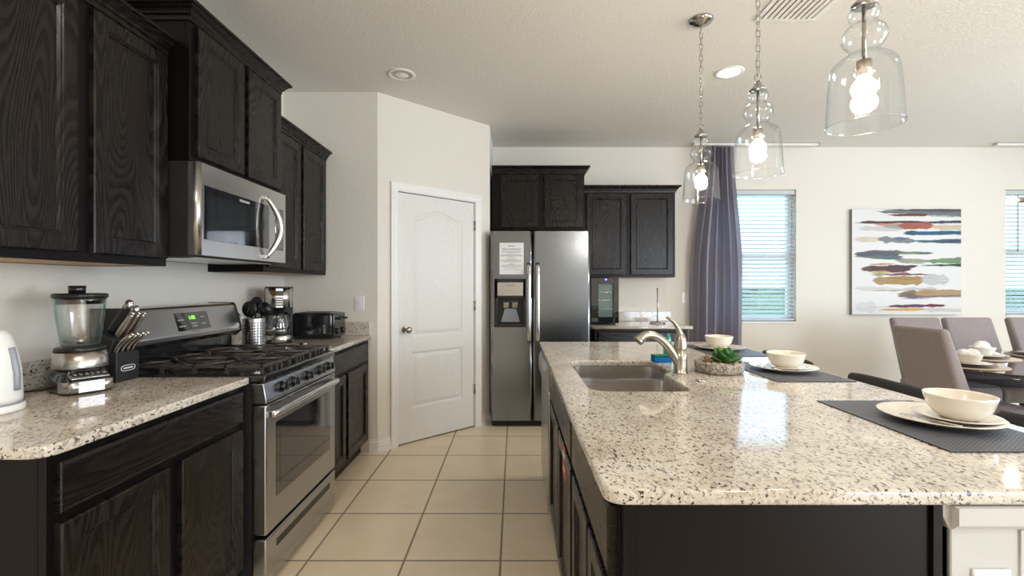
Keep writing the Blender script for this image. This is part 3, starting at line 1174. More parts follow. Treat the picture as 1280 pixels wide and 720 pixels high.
# dishwasher at the far end of the island
dwr = thing('dishwasher', 'stainless dishwasher at the far end of the island', 'dishwasher', (0.5, 2.76, 0))
mb = MB(); mb.box(0.215, 0.80, 2.462, 3.078, 0.09, CT - 0.002); mb.box(0.26, 0.80, 2.462, 3.078, 0.0, 0.09); mb.build('body', 'blackm', dwr)
mb = MB(); mb.box(0.178, 0.214, 2.464, 3.076, 0.10, 0.735, 0.006); mb.build('door', 'steelh', dwr)
mb = MB(); mb.prism([(0.214, 0.740), (0.178, 0.740), (0.160, 0.765), (0.160, 0.845), (0.172, 0.872), (0.214, 0.872)], 'y', 2.464, 3.076, bevel=0.003); mb.build('control_panel', 'steelh', dwr)
mb = MB(); mb.cyl((0.235, 2.50, 0.0), (0.235, 2.50, 0.09), 0.012, seg=12); mb.cyl((0.235, 2.50, 0), (0.235, 2.50, 0.012), 0.018, seg=12); mb.build('foot', 'blackm', dwr)

# ------------------------------------------------------------------ refrigerator
FYF = 4.28
fr = thing('refrigerator', 'side-by-side stainless refrigerator with ice dispenser and a taped note', 'refrigerator', (0.2385, 4.65, 0))


def fx_(px): return (px - 643) * FYF / F
def fz_(py): return H - (py - 357) * FYF / F


mb = MB()
mb.box(-0.212, 0.690, FYF + 0.065, 5.02, 0.035, 1.785, 0.004)
mb.box(-0.20, 0.68, FYF + 0.10, 5.0, 0.0, 0.035)
mb.build('body', 'blackm', fr)
FW0, FWM, FW1 = -0.220, 0.166, 0.697
# freezer door with a dispenser recess: built from pieces around the niche
nx0, nx1, nz0, nz1 = fx_(621.5), fx_(654.0), fz_(405.5), fz_(372.5)


def slab_round(mb, x0, x1, z0, z1, y0, y1, rl=0.02):
    o_ = round_poly([(x0, y1), (x0, y0), (x1, y0), (x1, y1)], [0, rl, rl, 0], 6)
    mb.prism(o_, 'z', z0, z1, smooth=True)


fd = MB()
pts = [(FW0, FYF + 0.062), (FW0, FYF), (FWM - 0.003, FYF), (FWM - 0.003, FYF + 0.062)]
slab_round(fd, FW0, FWM - 0.003, 0.06, nz0, FYF, FYF + 0.062)
slab_round(fd, FW0, FWM - 0.003, nz1, 1.80, FYF, FYF + 0.062)
o_ = round_poly([(FW0, FYF + 0.062), (FW0, FYF), (nx0, FYF), (nx0, FYF + 0.062)], [0, 0.02, 0, 0], 6); fd.prism(o_, 'z', nz0, nz1, smooth=False)
o_ = round_poly([(nx1, FYF + 0.062), (nx1, FYF), (FWM - 0.003, FYF), (FWM - 0.003, FYF + 0.062)], [0, 0, 0.02, 0], 6); fd.prism(o_, 'z', nz0, nz1, smooth=False)
fdo = fd.build('freezer_door', 'fridge', fr)
fdo['label'] = 'narrow freezer door with the dispenser'
mb = MB(); slab_round(mb, FWM + 0.003, FW1, 0.06, 1.80, FYF, FYF + 0.062); mb.build('fridge_door', 'fridge', fr)
mb = MB()
mb.box(-0.205, 0.685, FYF + 0.03, FYF + 0.09, 0.005, 0.052, 0.004)
for k in range(4):
    mb.box(-0.15, 0.64, FYF + 0.026, FYF + 0.032, 0.014 + k * 0.009, 0.018 + k * 0.009)
mb.build('base_grille', 'blackp', fr)
for (cx, nm) in ((fx_(661), 'handle'), (fx_(672), 'handle')):
    mb = MB()
    z_a, z_b = fz_(428), fz_(329)
    pts = []
    for k in range(21):
        q = k / 20
        bow = 0.050 * min(1.0, math.sin(PI * q) * 2.2) ** 0.8 if 0 < q < 1 else 0.0
        pts.append((cx, FYF - 0.006 - bow, z_a + (z_b - z_a) * q))
    mb.tube(pts, 0.0185, 14, flat=0.62, up=(0, 1, 0))
    mb.build(nm, 'steel', fr)
# dispenser
mb = MB()
x0, x1, z0, z1 = fx_(617.8), fx_(657.4), fz_(409), fz_(348.5)
mb.box(x0, nx0 + 0.004, FYF - 0.012, FYF, z0, z1, 0.004); mb.box(nx1 - 0.004, x1, FYF - 0.012, FYF, z0, z1, 0.004)
mb.box(x0 + 0.004, x1 - 0.004, FYF - 0.012, FYF, nz1 - 0.004, z1, 0.004); mb.box(x0 + 0.004, x1 - 0.004, FYF - 0.014, FYF, z0, nz0 + 0.006, 0.004)
mb.build('dispenser_frame', 'blackp', fdo)
mb = MB(); mb.box(nx0 + 0.002, nx1 - 0.002, FYF - 0.015, FYF - 0.012, fz_(369.5), fz_(353), 0.001)
dp = mb.build('dispenser_panel', 'steel', fdo)
FP = T(-Vector((0.2385, 4.65, 0)))
text('lettering', 'FRIGIDAIRE', 0.016, 'ink', dp, FP @ T((fx_(637.5), FYF - 0.0156, fz_(356.5))) @ FY)
text('symbols', 'o  *  ~  =  |', 0.020, 'ink', dp, FP @ T((fx_(637.5), FYF - 0.0156, fz_(363))) @ FY)
mb = MB()
mb.box(nx0, nx1, FYF + 0.058, FYF + 0.0625, nz0, nz1); mb.box(nx0, nx0 + 0.003, FYF, FYF + 0.06, nz0, nz1)
mb.box(nx1 - 0.003, nx1, FYF, FYF + 0.06, nz0, nz1); mb.box(nx0, nx1, FYF, FYF + 0.06, nz1 - 0.003, nz1)
mb.box(nx0, nx1, FYF - 0.004, FYF + 0.06, nz0, nz0 + 0.008)
mb.build('dispenser_niche', 'blackp', fdo)
for px in (632.5, 643.5):
    mb = MB(); mb.prism([(FYF + 0.010, fz_(378)), (FYF + 0.050, fz_(378)), (FYF + 0.045, fz_(385)), (FYF + 0.02, fz_(385))], 'x', fx_(px - 3.2), fx_(px + 3.2), bevel=0.002)
    mb.build('nozzle', 'steel', fdo)
mb = MB(); mb.prism([(fx_(631), fz_(386)), (fx_(645), fz_(386)), (fx_(650), fz_(403)), (fx_(626), fz_(403))], 'y', FYF + 0.040, FYF + 0.046, bevel=0.001); mb.build('paddle', 'kettlew', fdo)
# taped note
pn = thing('paper_note', 'printed white note taped to the freezer door', 'note', (fx_(639.5), FYF, fz_(343)))
x0, x1, z0, z1 = fx_(624.4), fx_(654.6), fz_(343), fz_(303.5)
mb = MB(); mb.box(x0, x1, FYF - 0.0015, FYF - 0.0005, z0, z1); mb.build('sheet', 'paper', pn)
mb = MB()
rows_ = [(0.10, 0.30, 3.0), (0.19, 0.82, 2.2), (0.235, 0.72, 1.5), (0.275, 0.80, 1), (0.30, 0.78, 1), (0.33, 0.40, 1), (0.385, 0.85, 1.6), (0.415, 0.86, 1.6), (0.45, 0.3, 1.4), (0.52, 0.42, 2.0), (0.555, 0.88, 1), (0.58, 0.86, 1), (0.605, 0.6, 1), (0.67, 0.22, 2.0), (0.70, 0.74, 1), (0.725, 0.85, 1), (0.75, 0.8, 1), (0.78, 0.55, 1), (0.84, 0.66, 1)]
for v_, wd, th in rows_:
    zc = z1 - (z1 - z0) * v_
    xm = (x0 + x1) / 2
    hw = (x1 - x0) * wd / 2
    x = xm - hw
    while x < xm + hw:
        l_ = random.uniform(0.006, 0.018)
        mb.box(x, min(x + l_, xm + hw), FYF - 0.0019, FYF - 0.0015, zc - 0.0013 * th, zc + 0.0013 * th)
        x += l_ + 0.003
mb.build('print', 'ink', pn)

# ------------------------------------------------------------------ gas range
RY0, RY1 = 1.970, 2.735
RX = -1.050
rg = thing('gas_range', 'stainless gas range with black cooktop between the left counters', 'stove', (-1.42, 2.3525, 0))
mb = MB()
mb.box(-1.78, -1.112, RY0 + 0.002, RY1 - 0.002, 0.03, 0.885)
mb.box(-1.74, -1.16, RY0 + 0.02, RY1 - 0.02, 0.0, 0.03)
mb.build('body', 'blackm', rg)
mb = MB()
mb.box(-1.110, RX, RY0 + 0.002, RY1 - 0.002, 0.035, 0.222, 0.007, seg=3)
dr = mb.build('drawer', 'steelh', rg)
mb = MB(); mb.box(RX - 0.001, RX + 0.0015, 2.06, 2.65, 0.150, 0.182, 0.001, seg=1); mb.build('grip_slot', 'blackp', dr)
mb = MB()
mb.box(-1.110, RX, RY0 + 0.002, RY1 - 0.002, 0.238, 0.792, 0.008, seg=3)
od = mb.build('oven_door', 'steelh', rg)
mb = MB(); mb.box(RX - 0.002, RX + 0.0012, 2.055, 2.650, 0.372, 0.700, 0.001, seg=1); ow = mb.build('door_glass', 'glassb', od)
mb = MB(); mb.box(RX + 0.0012, RX + 0.0018, 2.09, 2.615, 0.405, 0.668); mb.build('viewing_window', 'glassi', ow)
mb = MB()
pts = []
for k in range(33):
    q = k / 32
    bow = 0.022 + 0.036 * math.sin(PI * q) ** 0.7
    pts.append((RX + bow - 0.006, RY0 + 0.02 + (RY1 - RY0 - 0.04) * q, 0.757 - 0.018 * (1 - math.sin(PI * q))+0.010))
mb.tube(pts, 0.0165, 16, flat=1.0, up=(0, 0, 1))
for yy in (RY0 + 0.028, RY1 - 0.028):
    mb.box(RX - 0.002, RX + 0.022, yy - 0.012, yy + 0.012, 0.735, 0.763, 0.003)
mb.build('door_handle', 'steel', od)
mb = MB()
for k, (a, b) in enumerate(((2.0, 2.10), (2.15, 2.18), (2.21, 2.36), (2.39, 2.55), (2.58, 2.62), (2.65, 2.72))):
    mb.box(RX - 0.001, RX + 0.0008, a, b, 0.7815, 0.7865)
mb.build('vent_slots', 'blackp', od)
mb = MB()
mb.prism([(-1.112, 0.798), (RX, 0.798), (RX + 0.001, 0.81), (RX - 0.012, 0.884), (-1.112, 0.884)], 'y', RY0 + 0.002, RY1 - 0.002, bevel=0.003)
cp = mb.build('control_panel', 'steelh', rg)
for ky in (2.105, 2.213, 2.363, 2.513, 2.634):
    mb = MB()
    ax = Vector((1, 0, 0.14)).normalized()
    p = Vector((RX - 0.006, ky, 0.845))
    mb.cyl(p, p + ax * 0.008, 0.026, 0.025, 28)
    mb.cyl(p + ax * 0.008, p + ax * 0.030, 0.021, 0.018, 28)
    mb.box(RX + 0.020, RX + 0.032, ky - 0.004, ky + 0.004, 0.830, 0.868, 0.002)
    mb.build('knob', 'black', rg)
# cooktop
mb = MB()
mb.box(-1.700, RX - 0.002, RY0, RY1, 0.886, 0.922, 0.009, seg=3)
ck = mb.build('cooktop', 'black', rg)
burn = [(-1.24, 2.15, 0.050), (-1.24, 2.555, 0.040), (-1.53, 2.15, 0.036), (-1.53, 2.555, 0.046), (-1.385, 2.3525, 0.036)]
for bx, by, br in burn:
    mb = MB()
    mb.lathe([(br + 0.028, 0.0), (br + 0.024, 0.004), (br + 0.006, 0.005), (br + 0.004, 0.014), (br, 0.015), (br, 0.020), (br * 0.6, 0.023), (0, 0.023)], (bx, by, 0.922), 28)
    mb.build('burner', 'iron', rg)


def grate(ya, yb):
    mb = MB()
    z = 0.958
    xa, xb = -1.665, -1.085
    r = 0.0062
    def bar(p, q): mb.box(min(p[0], q[0]) - r, max(p[0], q[0]) + r, min(p[1], q[1]) - r, max(p[1], q[1]) + r, z - 0.012, z, 0.002)
    bar((xa, ya), (xb, ya)); bar((xa, yb), (xb, yb)); bar((xa, ya), (xa, yb)); bar((xb, ya), (xb, yb))
    xm = (xa + xb) / 2
    bar((xm, ya), (xm, yb))
    ym = (ya + yb) / 2
    for cx in (-1.24, -1.53):
        for k in range(4):
            a = PI / 4 + k * PI / 2
            mb.tube([(cx + math.cos(a) * 0.028, ym + math.sin(a) * 0.028, z + 0.001), (cx + math.cos(a) * 0.09, ym + math.sin(a) * 0.09, z + 0.002), (cx + math.copysign(0.135, math.cos(a)), ym + math.copysign((yb - ya) / 2, math.sin(a)), z - 0.006)], 0.0065, 8)
        bar((cx - 0.14, ym), (cx - 0.045, ym)); bar((cx + 0.045, ym), (cx + 0.14, ym))
        bar((cx, ya), (cx, ym - 0.045)); bar((cx, ym + 0.045), (cx, yb))
    for fx2 in (xa, xm - 0.14, xm, xm + 0.14, xb):
        for fy2 in (ya, yb):
            mb.box(fx2 - r, fx2 + r, fy2 - r, fy2 + r, 0.9225, z - 0.008)
    for fy2 in (ya + 0.07, ym, yb - 0.07):
        mb.box(xb - r, xb + r, fy2 - r, fy2 + r, 0.9225, z - 0.008)
    mb.build('burner_grate', 'iron', rg)


grate(2.005, 2.235); grate(2.248, 2.457); grate(2.470, 2.700)
# backguard
mb = MB()
mb.box(-1.775, -1.655, RY0 + 0.002, RY1 - 0.002, 0.886, 1.04, 0.004)
mb.build('backguard_base', 'black', rg)
mb = MB()
mb.prism([(-1.79, 1.018), (-1.632, 1.018), (-1.604, 1.040), (-1.602, 1.062), (-1.640, 1.190), (-1.650, 1.199), (-1.79, 1.199)], 'y', RY0 + 0.002, RY1 - 0.002, bevel=0.004)
bg = mb.build('backguard', 'steelh', rg)
mb = MB()
for yy in (RY0, RY1 - 0.006):
    mb = MB()
    mb.prism([(-1.792, 1.012), (-1.630, 1.012), (-1.600, 1.038), (-1.597, 1.064), (-1.636, 1.194), (-1.648, 1.203), (-1.792, 1.203)], 'y', yy, yy + 0.006)
    mb.build('end_cap', 'blackp', bg)
# display on the slanted face
A0 = Vector((-1.602, 0, 1.062)); A1 = Vector((-1.640, 0, 1.190))
up_ = (A1 - A0).normalized(); out_ = Vector((up_.z, 0, -up_.x))
DMX = Matrix(((0, up_.x, out_.x, 0), (1, 0, 0, 0), (0, up_.z, out_.z, 0), (0, 0, 0, 1)))   # x->+Y, y->up the face, z->out
def on_guard(y, s_, o_): p = A0 + up_ * s_ + out_ * o_; return Matrix.Translation((p.x, y, p.z)) @ DMX
mb = MB(); mb.box(-0.118, 0.118, 0.018, 0.108, 0.0002, 0.0018, 0.0004, seg=1)
dsp = mb.build('clock_display', 'glassb', bg, M4=on_guard(2.352, 0, 0))
RO = T(-Vector((-1.42, 2.3525, 0)))
text('digits', '1:08', 0.027, 'green_led', dsp, RO @ on_guard(2.345, 0.080, 0.0022) @ Matrix.Identity(4))
for (dy, s_, tx, sz) in ((-0.085, 0.072, 'BAKE BROIL', 0.008), (-0.085, 0.040, 'START OFF', 0.009), (0.075, 0.080, 'TIMER  +', 0.009), (0.075, 0.045, 'CLOCK  -', 0.009), (0.0, 0.05, 'OVEN LIGHT', 0.007), (0.0, 0.036, 'COOK TIME', 0.007)):
    text('lettering', tx, sz, 'inkw', dsp, RO @ on_guard(2.352 + dy, s_, 0.0022))
text('brand_lettering', 'FRIGIDAIRE', 0.010, 'ink', bg, RO @ on_guard(2.352, 0.009, 0.0005))

# ------------------------------------------------------------------ microwave
mw = thing('microwave', 'stainless over-range microwave with curved handle', 'microwave', (-1.57, 2.355, 1.425))
mb = MB(); mb.box(-1.795, -1.385, 1.977, 2.733, 1.425, 1.830); mb.build('body', 'blackm', mw)
mb = MB()
mb.box(-1.70, -1.40, 2.03, 2.68, 1.421, 1.426); mb.build('vent_panel', 'steel', mw)
mb = MB()
o_ = round_poly([(-1.384, 1.977), (-1.340, 1.977), (-1.340, 2.733), (-1.384, 2.733)], [0, 0.022, 0.004, 0], 6)
mb.prism(o_, 'z', 1.432, 1.828, smooth=True)
md = mb.build('door', 'steel', mw)
mb = MB(); mb.box(-1.3412, -1.3385, 2.012, 2.545, 1.500, 1.735, 0.001, seg=1); g_ = mb.build('door_glass', 'glassb', md)
mb = MB(); mb.box(-1.3385, -1.3379, 2.035, 2.40, 1.528, 1.700); mb.build('viewing_window', 'glassi', g_)
MO = T(-Vector((-1.57, 2.355, 1.425)))
text('brand_lettering', 'FRIGIDAIRE', 0.017, 'inkw', md, MO @ T((-1.3380, 2.315, 1.715)) @ FX)
mb = MB(); mb.box(-1.3412, -1.3385, 2.615, 2.705, 1.500, 1.735, 0.001, seg=1); kp = mb.build('keypad', 'glassb', mw)
mb = MB()
for r_i in range(6):
    for c_i in range(3):
        mb.box(-1.3385, -1.3381, 2.632 + c_i * 0.022, 2.643 + c_i * 0.022, 1.520 + r_i * 0.026, 1.527 + r_i * 0.026)
mb.build('key_marks', 'kettlew', kp)
mb = MB()
pts = []
for k in range(25):
    q = k / 24
    bow = 0.010 + 0.050 * math.sin(PI * q) ** 0.85
    pts.append((-1.340 + bow, 2.50 + 0.055 * math.sin(PI * q), 1.450 + 0.325 * q))
mb.tube(pts, [0.011 + 0.006 * math.sin(PI * k / 24) for k in range(25)], 14, flat=1.0)
mb.box(-1.342, -1.322, 2.488, 2.512, 1.444, 1.466, 0.003); mb.box(-1.342, -1.322, 2.488, 2.512, 1.760, 1.782, 0.003)
mb.build('door_handle', 'steel', md)
# ------------------------------------------------------------------ pendants
def chain_mb(mb, x, y, z0, z1):
    L = 0.040
    n = int((z1 - z0) / (L * 0.80))
    step = (z1 - z0) / n
    for i in range(n):
        zc = z0 + step * (i + 0.5)
        pts = []
        for k in range(16):
            a = 2 * PI * k / 16
            lx = 0.0085 * math.cos(a)
            lz = 0.0145 * math.sin(a) + (0.008 if math.sin(a) > 0 else -0.008)
            if i % 2: pts.append((x + lx, y, zc + lz))
            else: pts.append((x, y + lx, zc + lz))
        mb.tube(pts, 0.0019, 6, closed=True)


def pendant():
    root = thing('pendant_light', 'clear glass bell pendant on a chain, the one farthest down the island', 'pendant light', (1.06, 2.65, 1.785), group='three glass pendants above the island')
    L = lambda m, n, mat, par=root: m.build(n, mat, par, world=False)
    mb = MB(); mb.lathe([(0.0, 1.0250), (0.066, 1.0250), (0.066, 1.018), (0.058, 1.008), (0.040, 1.002), (0.034, 0.995), (0.012, 0.990), (0.0, 0.985)], seg=40); L(mb, 'canopy', 'chrome')
    mb = MB(); chain_mb(mb, 0, 0, 0.432, 0.985); L(mb, 'chain', 'chrome')
    mb = MB()
    pts = [(0.014 * math.cos(2 * PI * k / 20), 0, 0.420 + 0.014 * math.sin(2 * PI * k / 20)) for k in range(20)]
    mb.tube(pts, 0.0028, 8, closed=True)
    mb.lathe([(0.0, 0.408), (0.009, 0.405), (0.011, 0.395), (0.016, 0.392), (0.016, 0.386), (0.024, 0.378), (0.034, 0.368), (0.034, 0.362), (0.0, 0.362)], seg=32)
    L(mb, 'glass_holder', 'chrome')
    mb = MB(); mb.cyl((0, 0, 0.185), (0, 0, 0.365), 0.006, seg=14); L(mb, 'stem', 'chrome')
    mb = MB(); mb.lathe([(0.0, 0.198), (0.020, 0.196), (0.021, 0.150), (0.017, 0.148), (0.0, 0.148)], seg=28); L(mb, 'socket', 'nickel')
    mb = MB()
    pr = [(0.1000, 0.0), (0.0985, 0.006), (0.0965, 0.05), (0.0925, 0.12), (0.0880, 0.165), (0.080, 0.188), (0.064, 0.203), (0.046, 0.214), (0.041, 0.222), (0.044, 0.236), (0.056, 0.254), (0.060, 0.270), (0.053, 0.290), (0.038, 0.304), (0.033, 0.312), (0.038, 0.324), (0.042, 0.337), (0.038, 0.351), (0.028, 0.362)]
    # smooth the profile with Catmull-Rom
    P = [Vector((a, b)) for a, b in pr]
    out = []
    for i in range(len(P) - 1):
        p0 = P[max(0, i - 1)]; p1 = P[i]; p2 = P[i + 1]; p3 = P[min(len(P) - 1, i + 2)]
        for k in range(3):
            q = k / 3
            out.append(0.5 * ((2 * p1) + (p2 - p0) * q + (2 * p0 - 5 * p1 + 4 * p2 - p3) * q * q + (3 * p1 - p0 - 3 * p2 + p3) * q ** 3))
    out.append(P[-1])
    mb.lathe([tuple(p) for p in out], seg=56)
    mb.tube([(0.1000 * math.cos(2 * PI * k / 56), 0.1000 * math.sin(2 * PI * k / 56), 0) for k in range(56)], 0.0018, 6, closed=True)
    L(mb, 'glass_shade', 'glass')
    mb = MB(); mb.lathe([(0.0, 0.082), (0.015, 0.085), (0.028, 0.094), (0.034, 0.110), (0.031, 0.126), (0.020, 0.139), (0.013, 0.150), (0.0, 0.150)], seg=28); L(mb, 'bulb', 'bulb')
    return root


p1 = pendant()
dup(p1, (1.06, 2.03, 1.785), label='clear glass bell pendant on a chain, middle one of the three')
dup(p1, (1.06, 1.414, 1.785), label='clear glass bell pendant closest to the camera, cut by the top edge')


# recessed lights and air vent
def downlight(x, y, lit, label):
    root = thing('recessed_light', label, 'ceiling light', (x, y, CZ), group='recessed ceiling lights')
    mb = MB(); mb.lathe([(0.098, 0.0), (0.097, -0.005), (0.085, -0.008), (0.074, -0.006), (0.072, -0.001), (0.072, 0.0)], (x, y, CZ), 44); mb.build('trim_ring', 'trim', root)
    mb = MB()
    if lit:
        mb.lathe([(0.0, -0.0035), (0.073, -0.0035), (0.073, -0.0005)], (x, y, CZ), 40); mb.build('lens', 'led', root)
    else:
        mb.lathe([(0.073, -0.002), (0.0, -0.002)], (x, y, CZ), 40)
        mb.build('baffle', 'can', root)
        mb = MB(); mb.lathe([(0.0, -0.012), (0.030, -0.010), (0.044, -0.004), (0.048, -0.0025)], (x, y + 0.012, CZ), 32); mb.build('bulb_face', 'white', root)
    return root


def spot(x, y, power, color=(1.0, 0.90, 0.78), size=R(150)):
    l = bpy.data.lights.new('downlight_beam', 'SPOT')
    l.energy = power; l.spot_size = size; l.spot_blend = 0.6; l.shadow_soft_size = 0.06; l.color = color
    o = bpy.data.objects.new('downlight_beam', l); o.location = (x, y, CZ - 0.02); C.objects.link(o)


downlight(-0.807, 3.335, False, 'recessed ceiling light that is off, near the pantry door')
downlight(1.52, 3.30, True, 'glowing recessed ceiling light beyond the pendants')
spot(1.52, 3.30, 34)
for (x, y) in ((-0.75, 0.4), (1.3, -0.6), (4.0, 0.6)):  # unseen recessed lights added to brighten the room
    downlight(x, y, True, 'added recessed ceiling light glowing out of view'); spot(x, y, 56)

vt = thing('air_vent', 'white ceiling air vent at the top edge beside the pendant chain', 'vent', (1.52, 2.55, CZ))
mb = MB()
vx0, vx1, vy0, vy1 = 1.360, 1.700, 2.310, 2.650
for (a, b, c, d_) in ((vx0, vx1, vy0, vy0 + 0.025), (vx0, vx1, vy1 - 0.025, vy1), (vx0, vx0 + 0.025, vy0 + 0.025, vy1 - 0.025), (vx1 - 0.025, vx1, vy0 + 0.025, vy1 - 0.025)):
    mb.box(a, b, c, d_, CZ - 0.010, CZ - 0.0005, 0.002, seg=1)
mb.build('frame', 'white', vt)
mb = MB(); mb.box(vx0 + 0.02, vx1 - 0.02, vy0 + 0.02, vy1 - 0.02, CZ - 0.003, CZ - 0.001); mb.build('backing', 'can', vt)
mb = MB()
x = vx0 + 0.034
while x < vx1 - 0.03:
    mb.box(x, x + 0.020, vy0 + 0.025, vy1 - 0.025, CZ - 0.012, CZ - 0.0085)
    x += 0.031
mb.build('slats', 'trim', vt)

# ------------------------------------------------------------------ painting
pt = thing('painting', 'large unframed canvas with horizontal abstract brush streaks', 'painting', (4.24, YB, 0.985))
PXa, PXb, PZa, PZb = 3.655, 4.838, 0.985, 2.130
mb = MB(); mb.box(PXa, PXb, YB - 0.040, YB - 0.002, PZa, PZb, 0.002, seg=1); mb.build('stretched_canvas', plain('canvas_edge', (0.30, 0.30, 0.31), 0.8), pt)
# strokes in the crop's pixels: x0, x1, y centre left, y centre right, half thickness left, right, colour, opacity
ST = [
    (250, 628, 92, 96, 2, 8, (0.055, 0.05, 0.03), 1.0), (210, 628, 101, 110, 4, 14, (0.10, 0.115, 0.145), .9), (455, 600, 122, 122, 5, 5, (0.30, 0.34, 0.30), .6),
    (260, 455, 119, 117, 4, 7, (0.20, 0.035, 0.02), 1.0), (96, 128, 157, 157, 4, 5, (0.10, 0.05, 0.03), 1), (125, 440, 156, 152, 7, 4, (0.055, 0.012, 0.02), 1.0),
    (420, 628, 156, 152, 4, 6, (0.05, 0.06, 0.09), 1.0), (200, 330, 165, 165, 5, 6, (0.62, 0.20, 0.05), .8), (240, 420, 175, 178, 8, 10, (0.28, 0.36, 0.26), .8),
    (315, 484, 172, 171, 12, 17, (0.50, 0.085, 0.04), .95), (484, 628, 178, 182, 13, 10, (0.80, 0.62, 0.38), .8), (120, 330, 182, 190, 10, 9, (0.62, 0.56, 0.52), .55),
    (345, 410, 208, 208, 13, 12, (0.0, 0.10, 0.14), 1.0), (400, 628, 209, 206, 9, 8, (0.0, 0.13, 0.24), 1.0), (96, 230, 240, 238, 12, 10, (0.80, 0.65, 0.44), .7),
    (215, 390, 238, 246, 13, 12, (0.12, 0.14, 0.17), .85), (300, 350, 236, 238, 10, 9, (0.05, 0.15, 0.34), .6), (385, 628, 249, 248, 3, 11, (0.02, 0.13, 0.21), .95), (440, 628, 252, 246, 2, 5, (0.03, 0.05, 0.09), .8),
    (98, 330, 312, 304, 9, 13, (0.045, 0.055, 0.09), .95), (150, 300, 299, 299, 5, 7, (0.12, 0.10, 0.11), .9), (300, 480, 306, 307, 9, 3, (0.15, 0.20, 0.06), .9), (400, 480, 308, 307, 4, 2, (0.02, 0.15, 0.13), .8),
    (98, 330, 322, 326, 5, 8, (0.08, 0.07, 0.11), .9), (175, 330, 331, 336, 3, 7, (0.0, 0.17, 0.16), .95), (300, 460, 342, 344, 10, 5, (0.28, 0.22, 0.16), .8), (320, 450, 350, 352, 7, 8, (0.35, 0.45, 0.22), .8),
    (450, 628, 350, 342, 7, 15, (0.16, 0.33, 0.12), .95), (430, 628, 368, 366, 2, 6, (0.0, 0.055, 0.045), 1.0), (170, 290, 364, 360, 4, 4, (0.72, 0.22, 0.05), .9),
    (133, 410, 386, 370, 14, 4, (0.075, 0.010, 0.018), 1.0), (200, 372, 385, 384, 17, 14, (0.085, 0.012, 0.02), 1.0), (133, 180, 385, 385, 11, 11, (0.14, 0.05, 0.02), .7),
    (180, 270, 401, 402, 7, 6, (0.85, 0.50, 0.10), .9), (180, 250, 413, 414, 7, 5, (0.30, 0.36, 0.14), .85), (250, 470, 414, 412, 5, 2, (0.22, 0.035, 0.025), 1.0), (290, 370, 409, 411, 8, 6, (0.25, 0.05, 0.04), .9),
    (190, 432, 444, 442, 17, 20, (0.52, 0.30, 0.06), .95), (260, 430, 434, 428, 5, 7, (0.48, 0.27, 0.06), .9), (430, 560, 436, 440, 28, 20, (0.62, 0.61, 0.62), .7),
    (190, 400, 493, 490, 3, 2, (0.42, 0.22, 0.05), .9), (330, 500, 483, 484, 6, 6, (0.55, 0.55, 0.53), .7), (315, 420, 514, 512, 14, 19, (0.20, 0.12, 0.04), .95), (400, 628, 508, 503, 18, 13, (0.58, 0.36, 0.13), .95),
    (370, 628, 525, 520, 5, 4, (0.16, 0.10, 0.12), .8), (330, 460, 532, 531, 4, 3, (0.20, 0.20, 0.55), .6), (180, 400, 573, 570, 2, 4, (0.55, 0.62, 0.75), .5),
    (265, 540, 571, 566, 6, 5, (0.16, 0.012, 0.03), 1.0), (370, 450, 568, 567, 7, 7, (0.13, 0.02, 0.13), .8), (220, 440, 588, 585, 5, 8, (0.88, 0.52, 0.11), .95), (440, 628, 586, 590, 8, 9, (0.62, 0.56, 0.52), .5),
    (96, 330, 480, 490, 10, 8, (0.72, 0.68, 0.62), .5), (100, 200, 570, 575, 25, 25, (0.66, 0.65, 0.66), .35),
]
mb = MB()
bm = mb.bm
NU, NV = 300, 330
rows = []
for j in range(NV + 1):
    rows.append([bm.verts.new((PXa + 0.001 + (PXb - PXa - 0.002) * i / NU, YB - 0.0408, PZa + 0.001 + (PZb - PZa - 0.002) * j / NV)) for i in range(NU + 1)])
for j in range(NV):
    for i in range(NU):
        bm.faces.new((rows[j][i], rows[j][i + 1], rows[j + 1][i + 1], rows[j + 1][i]))
from mathutils import noise as mn
cols = []
for v in bm.verts:
    X = 85 + 543 * (v.co.x - PXa) / (PXb - PXa)
    Yp = 612 - 524 * (v.co.z - PZa) / (PZb - PZa)
    wob = mn.noise(Vector((X * 0.018, Yp * 0.12, 0))) * 4.0 + mn.noise(Vector((X * 0.09, Yp * 0.3, 3))) * 1.4
    streak = mn.noise(Vector((X * 0.012, Yp * 0.55, 7)))
    c = Vector((0.70, 0.685, 0.675)) * (1 + 0.05 * streak)
    for (x0, x1, ya, yb, ha, hb, co, op) in ST:
        x0 = max(88, x0 - 10)
        x1 = x1 + 14 if x1 < 620 else x1
        if X < x0 - 12 or X > x1 + 12: continue
        jag = mn.noise(Vector((Yp * 0.4, x0, 1))) * 12
        t_ = min(1, max(0, (X - x0) / (x1 - x0)))
        yc = ya + (yb - ya) * t_
        h = (ha + (hb - ha) * t_) * 1.12
        e = min(1, max(0, (X - x0 + jag) / 48)) * min(1, max(0, (x1 - X + jag * .6) / (38 if x1 < 620 else 0.01)))
        hh = h * (0.12 + 0.88 * e ** 0.8) * (1 + 0.3 * mn.noise(Vector((X * 0.03, ya, 5))))
        d_ = abs(Yp + wob - yc)
        a = min(1, max(0, (hh - d_) / 2.2 + 0.5)) * min(1, e * 2.6) * op
        if a > 0:
            cc = Vector(co) * 0.62 * (1 + 0.6 * streak)
            c = c * (1 - a) + cc * a
    cols.append((max(0, c.x), max(0, c.y), max(0, c.z), 1))
lay = bm.verts.layers.float_color.new('paint')
for v, c in zip(bm.verts, cols):
    v[lay] = c
tm = NT('painted_canvas')
at = tm.n('ShaderNodeVertexColor'); at.layer_name = 'paint'
tm.l(at.outputs[0], tm.b.inputs['Base Color']); tm.rough(0.55)
tm.bump(tm.noise(tm.coords((0.15, 1, 1)), 180, 3), 0.25, 0.002)
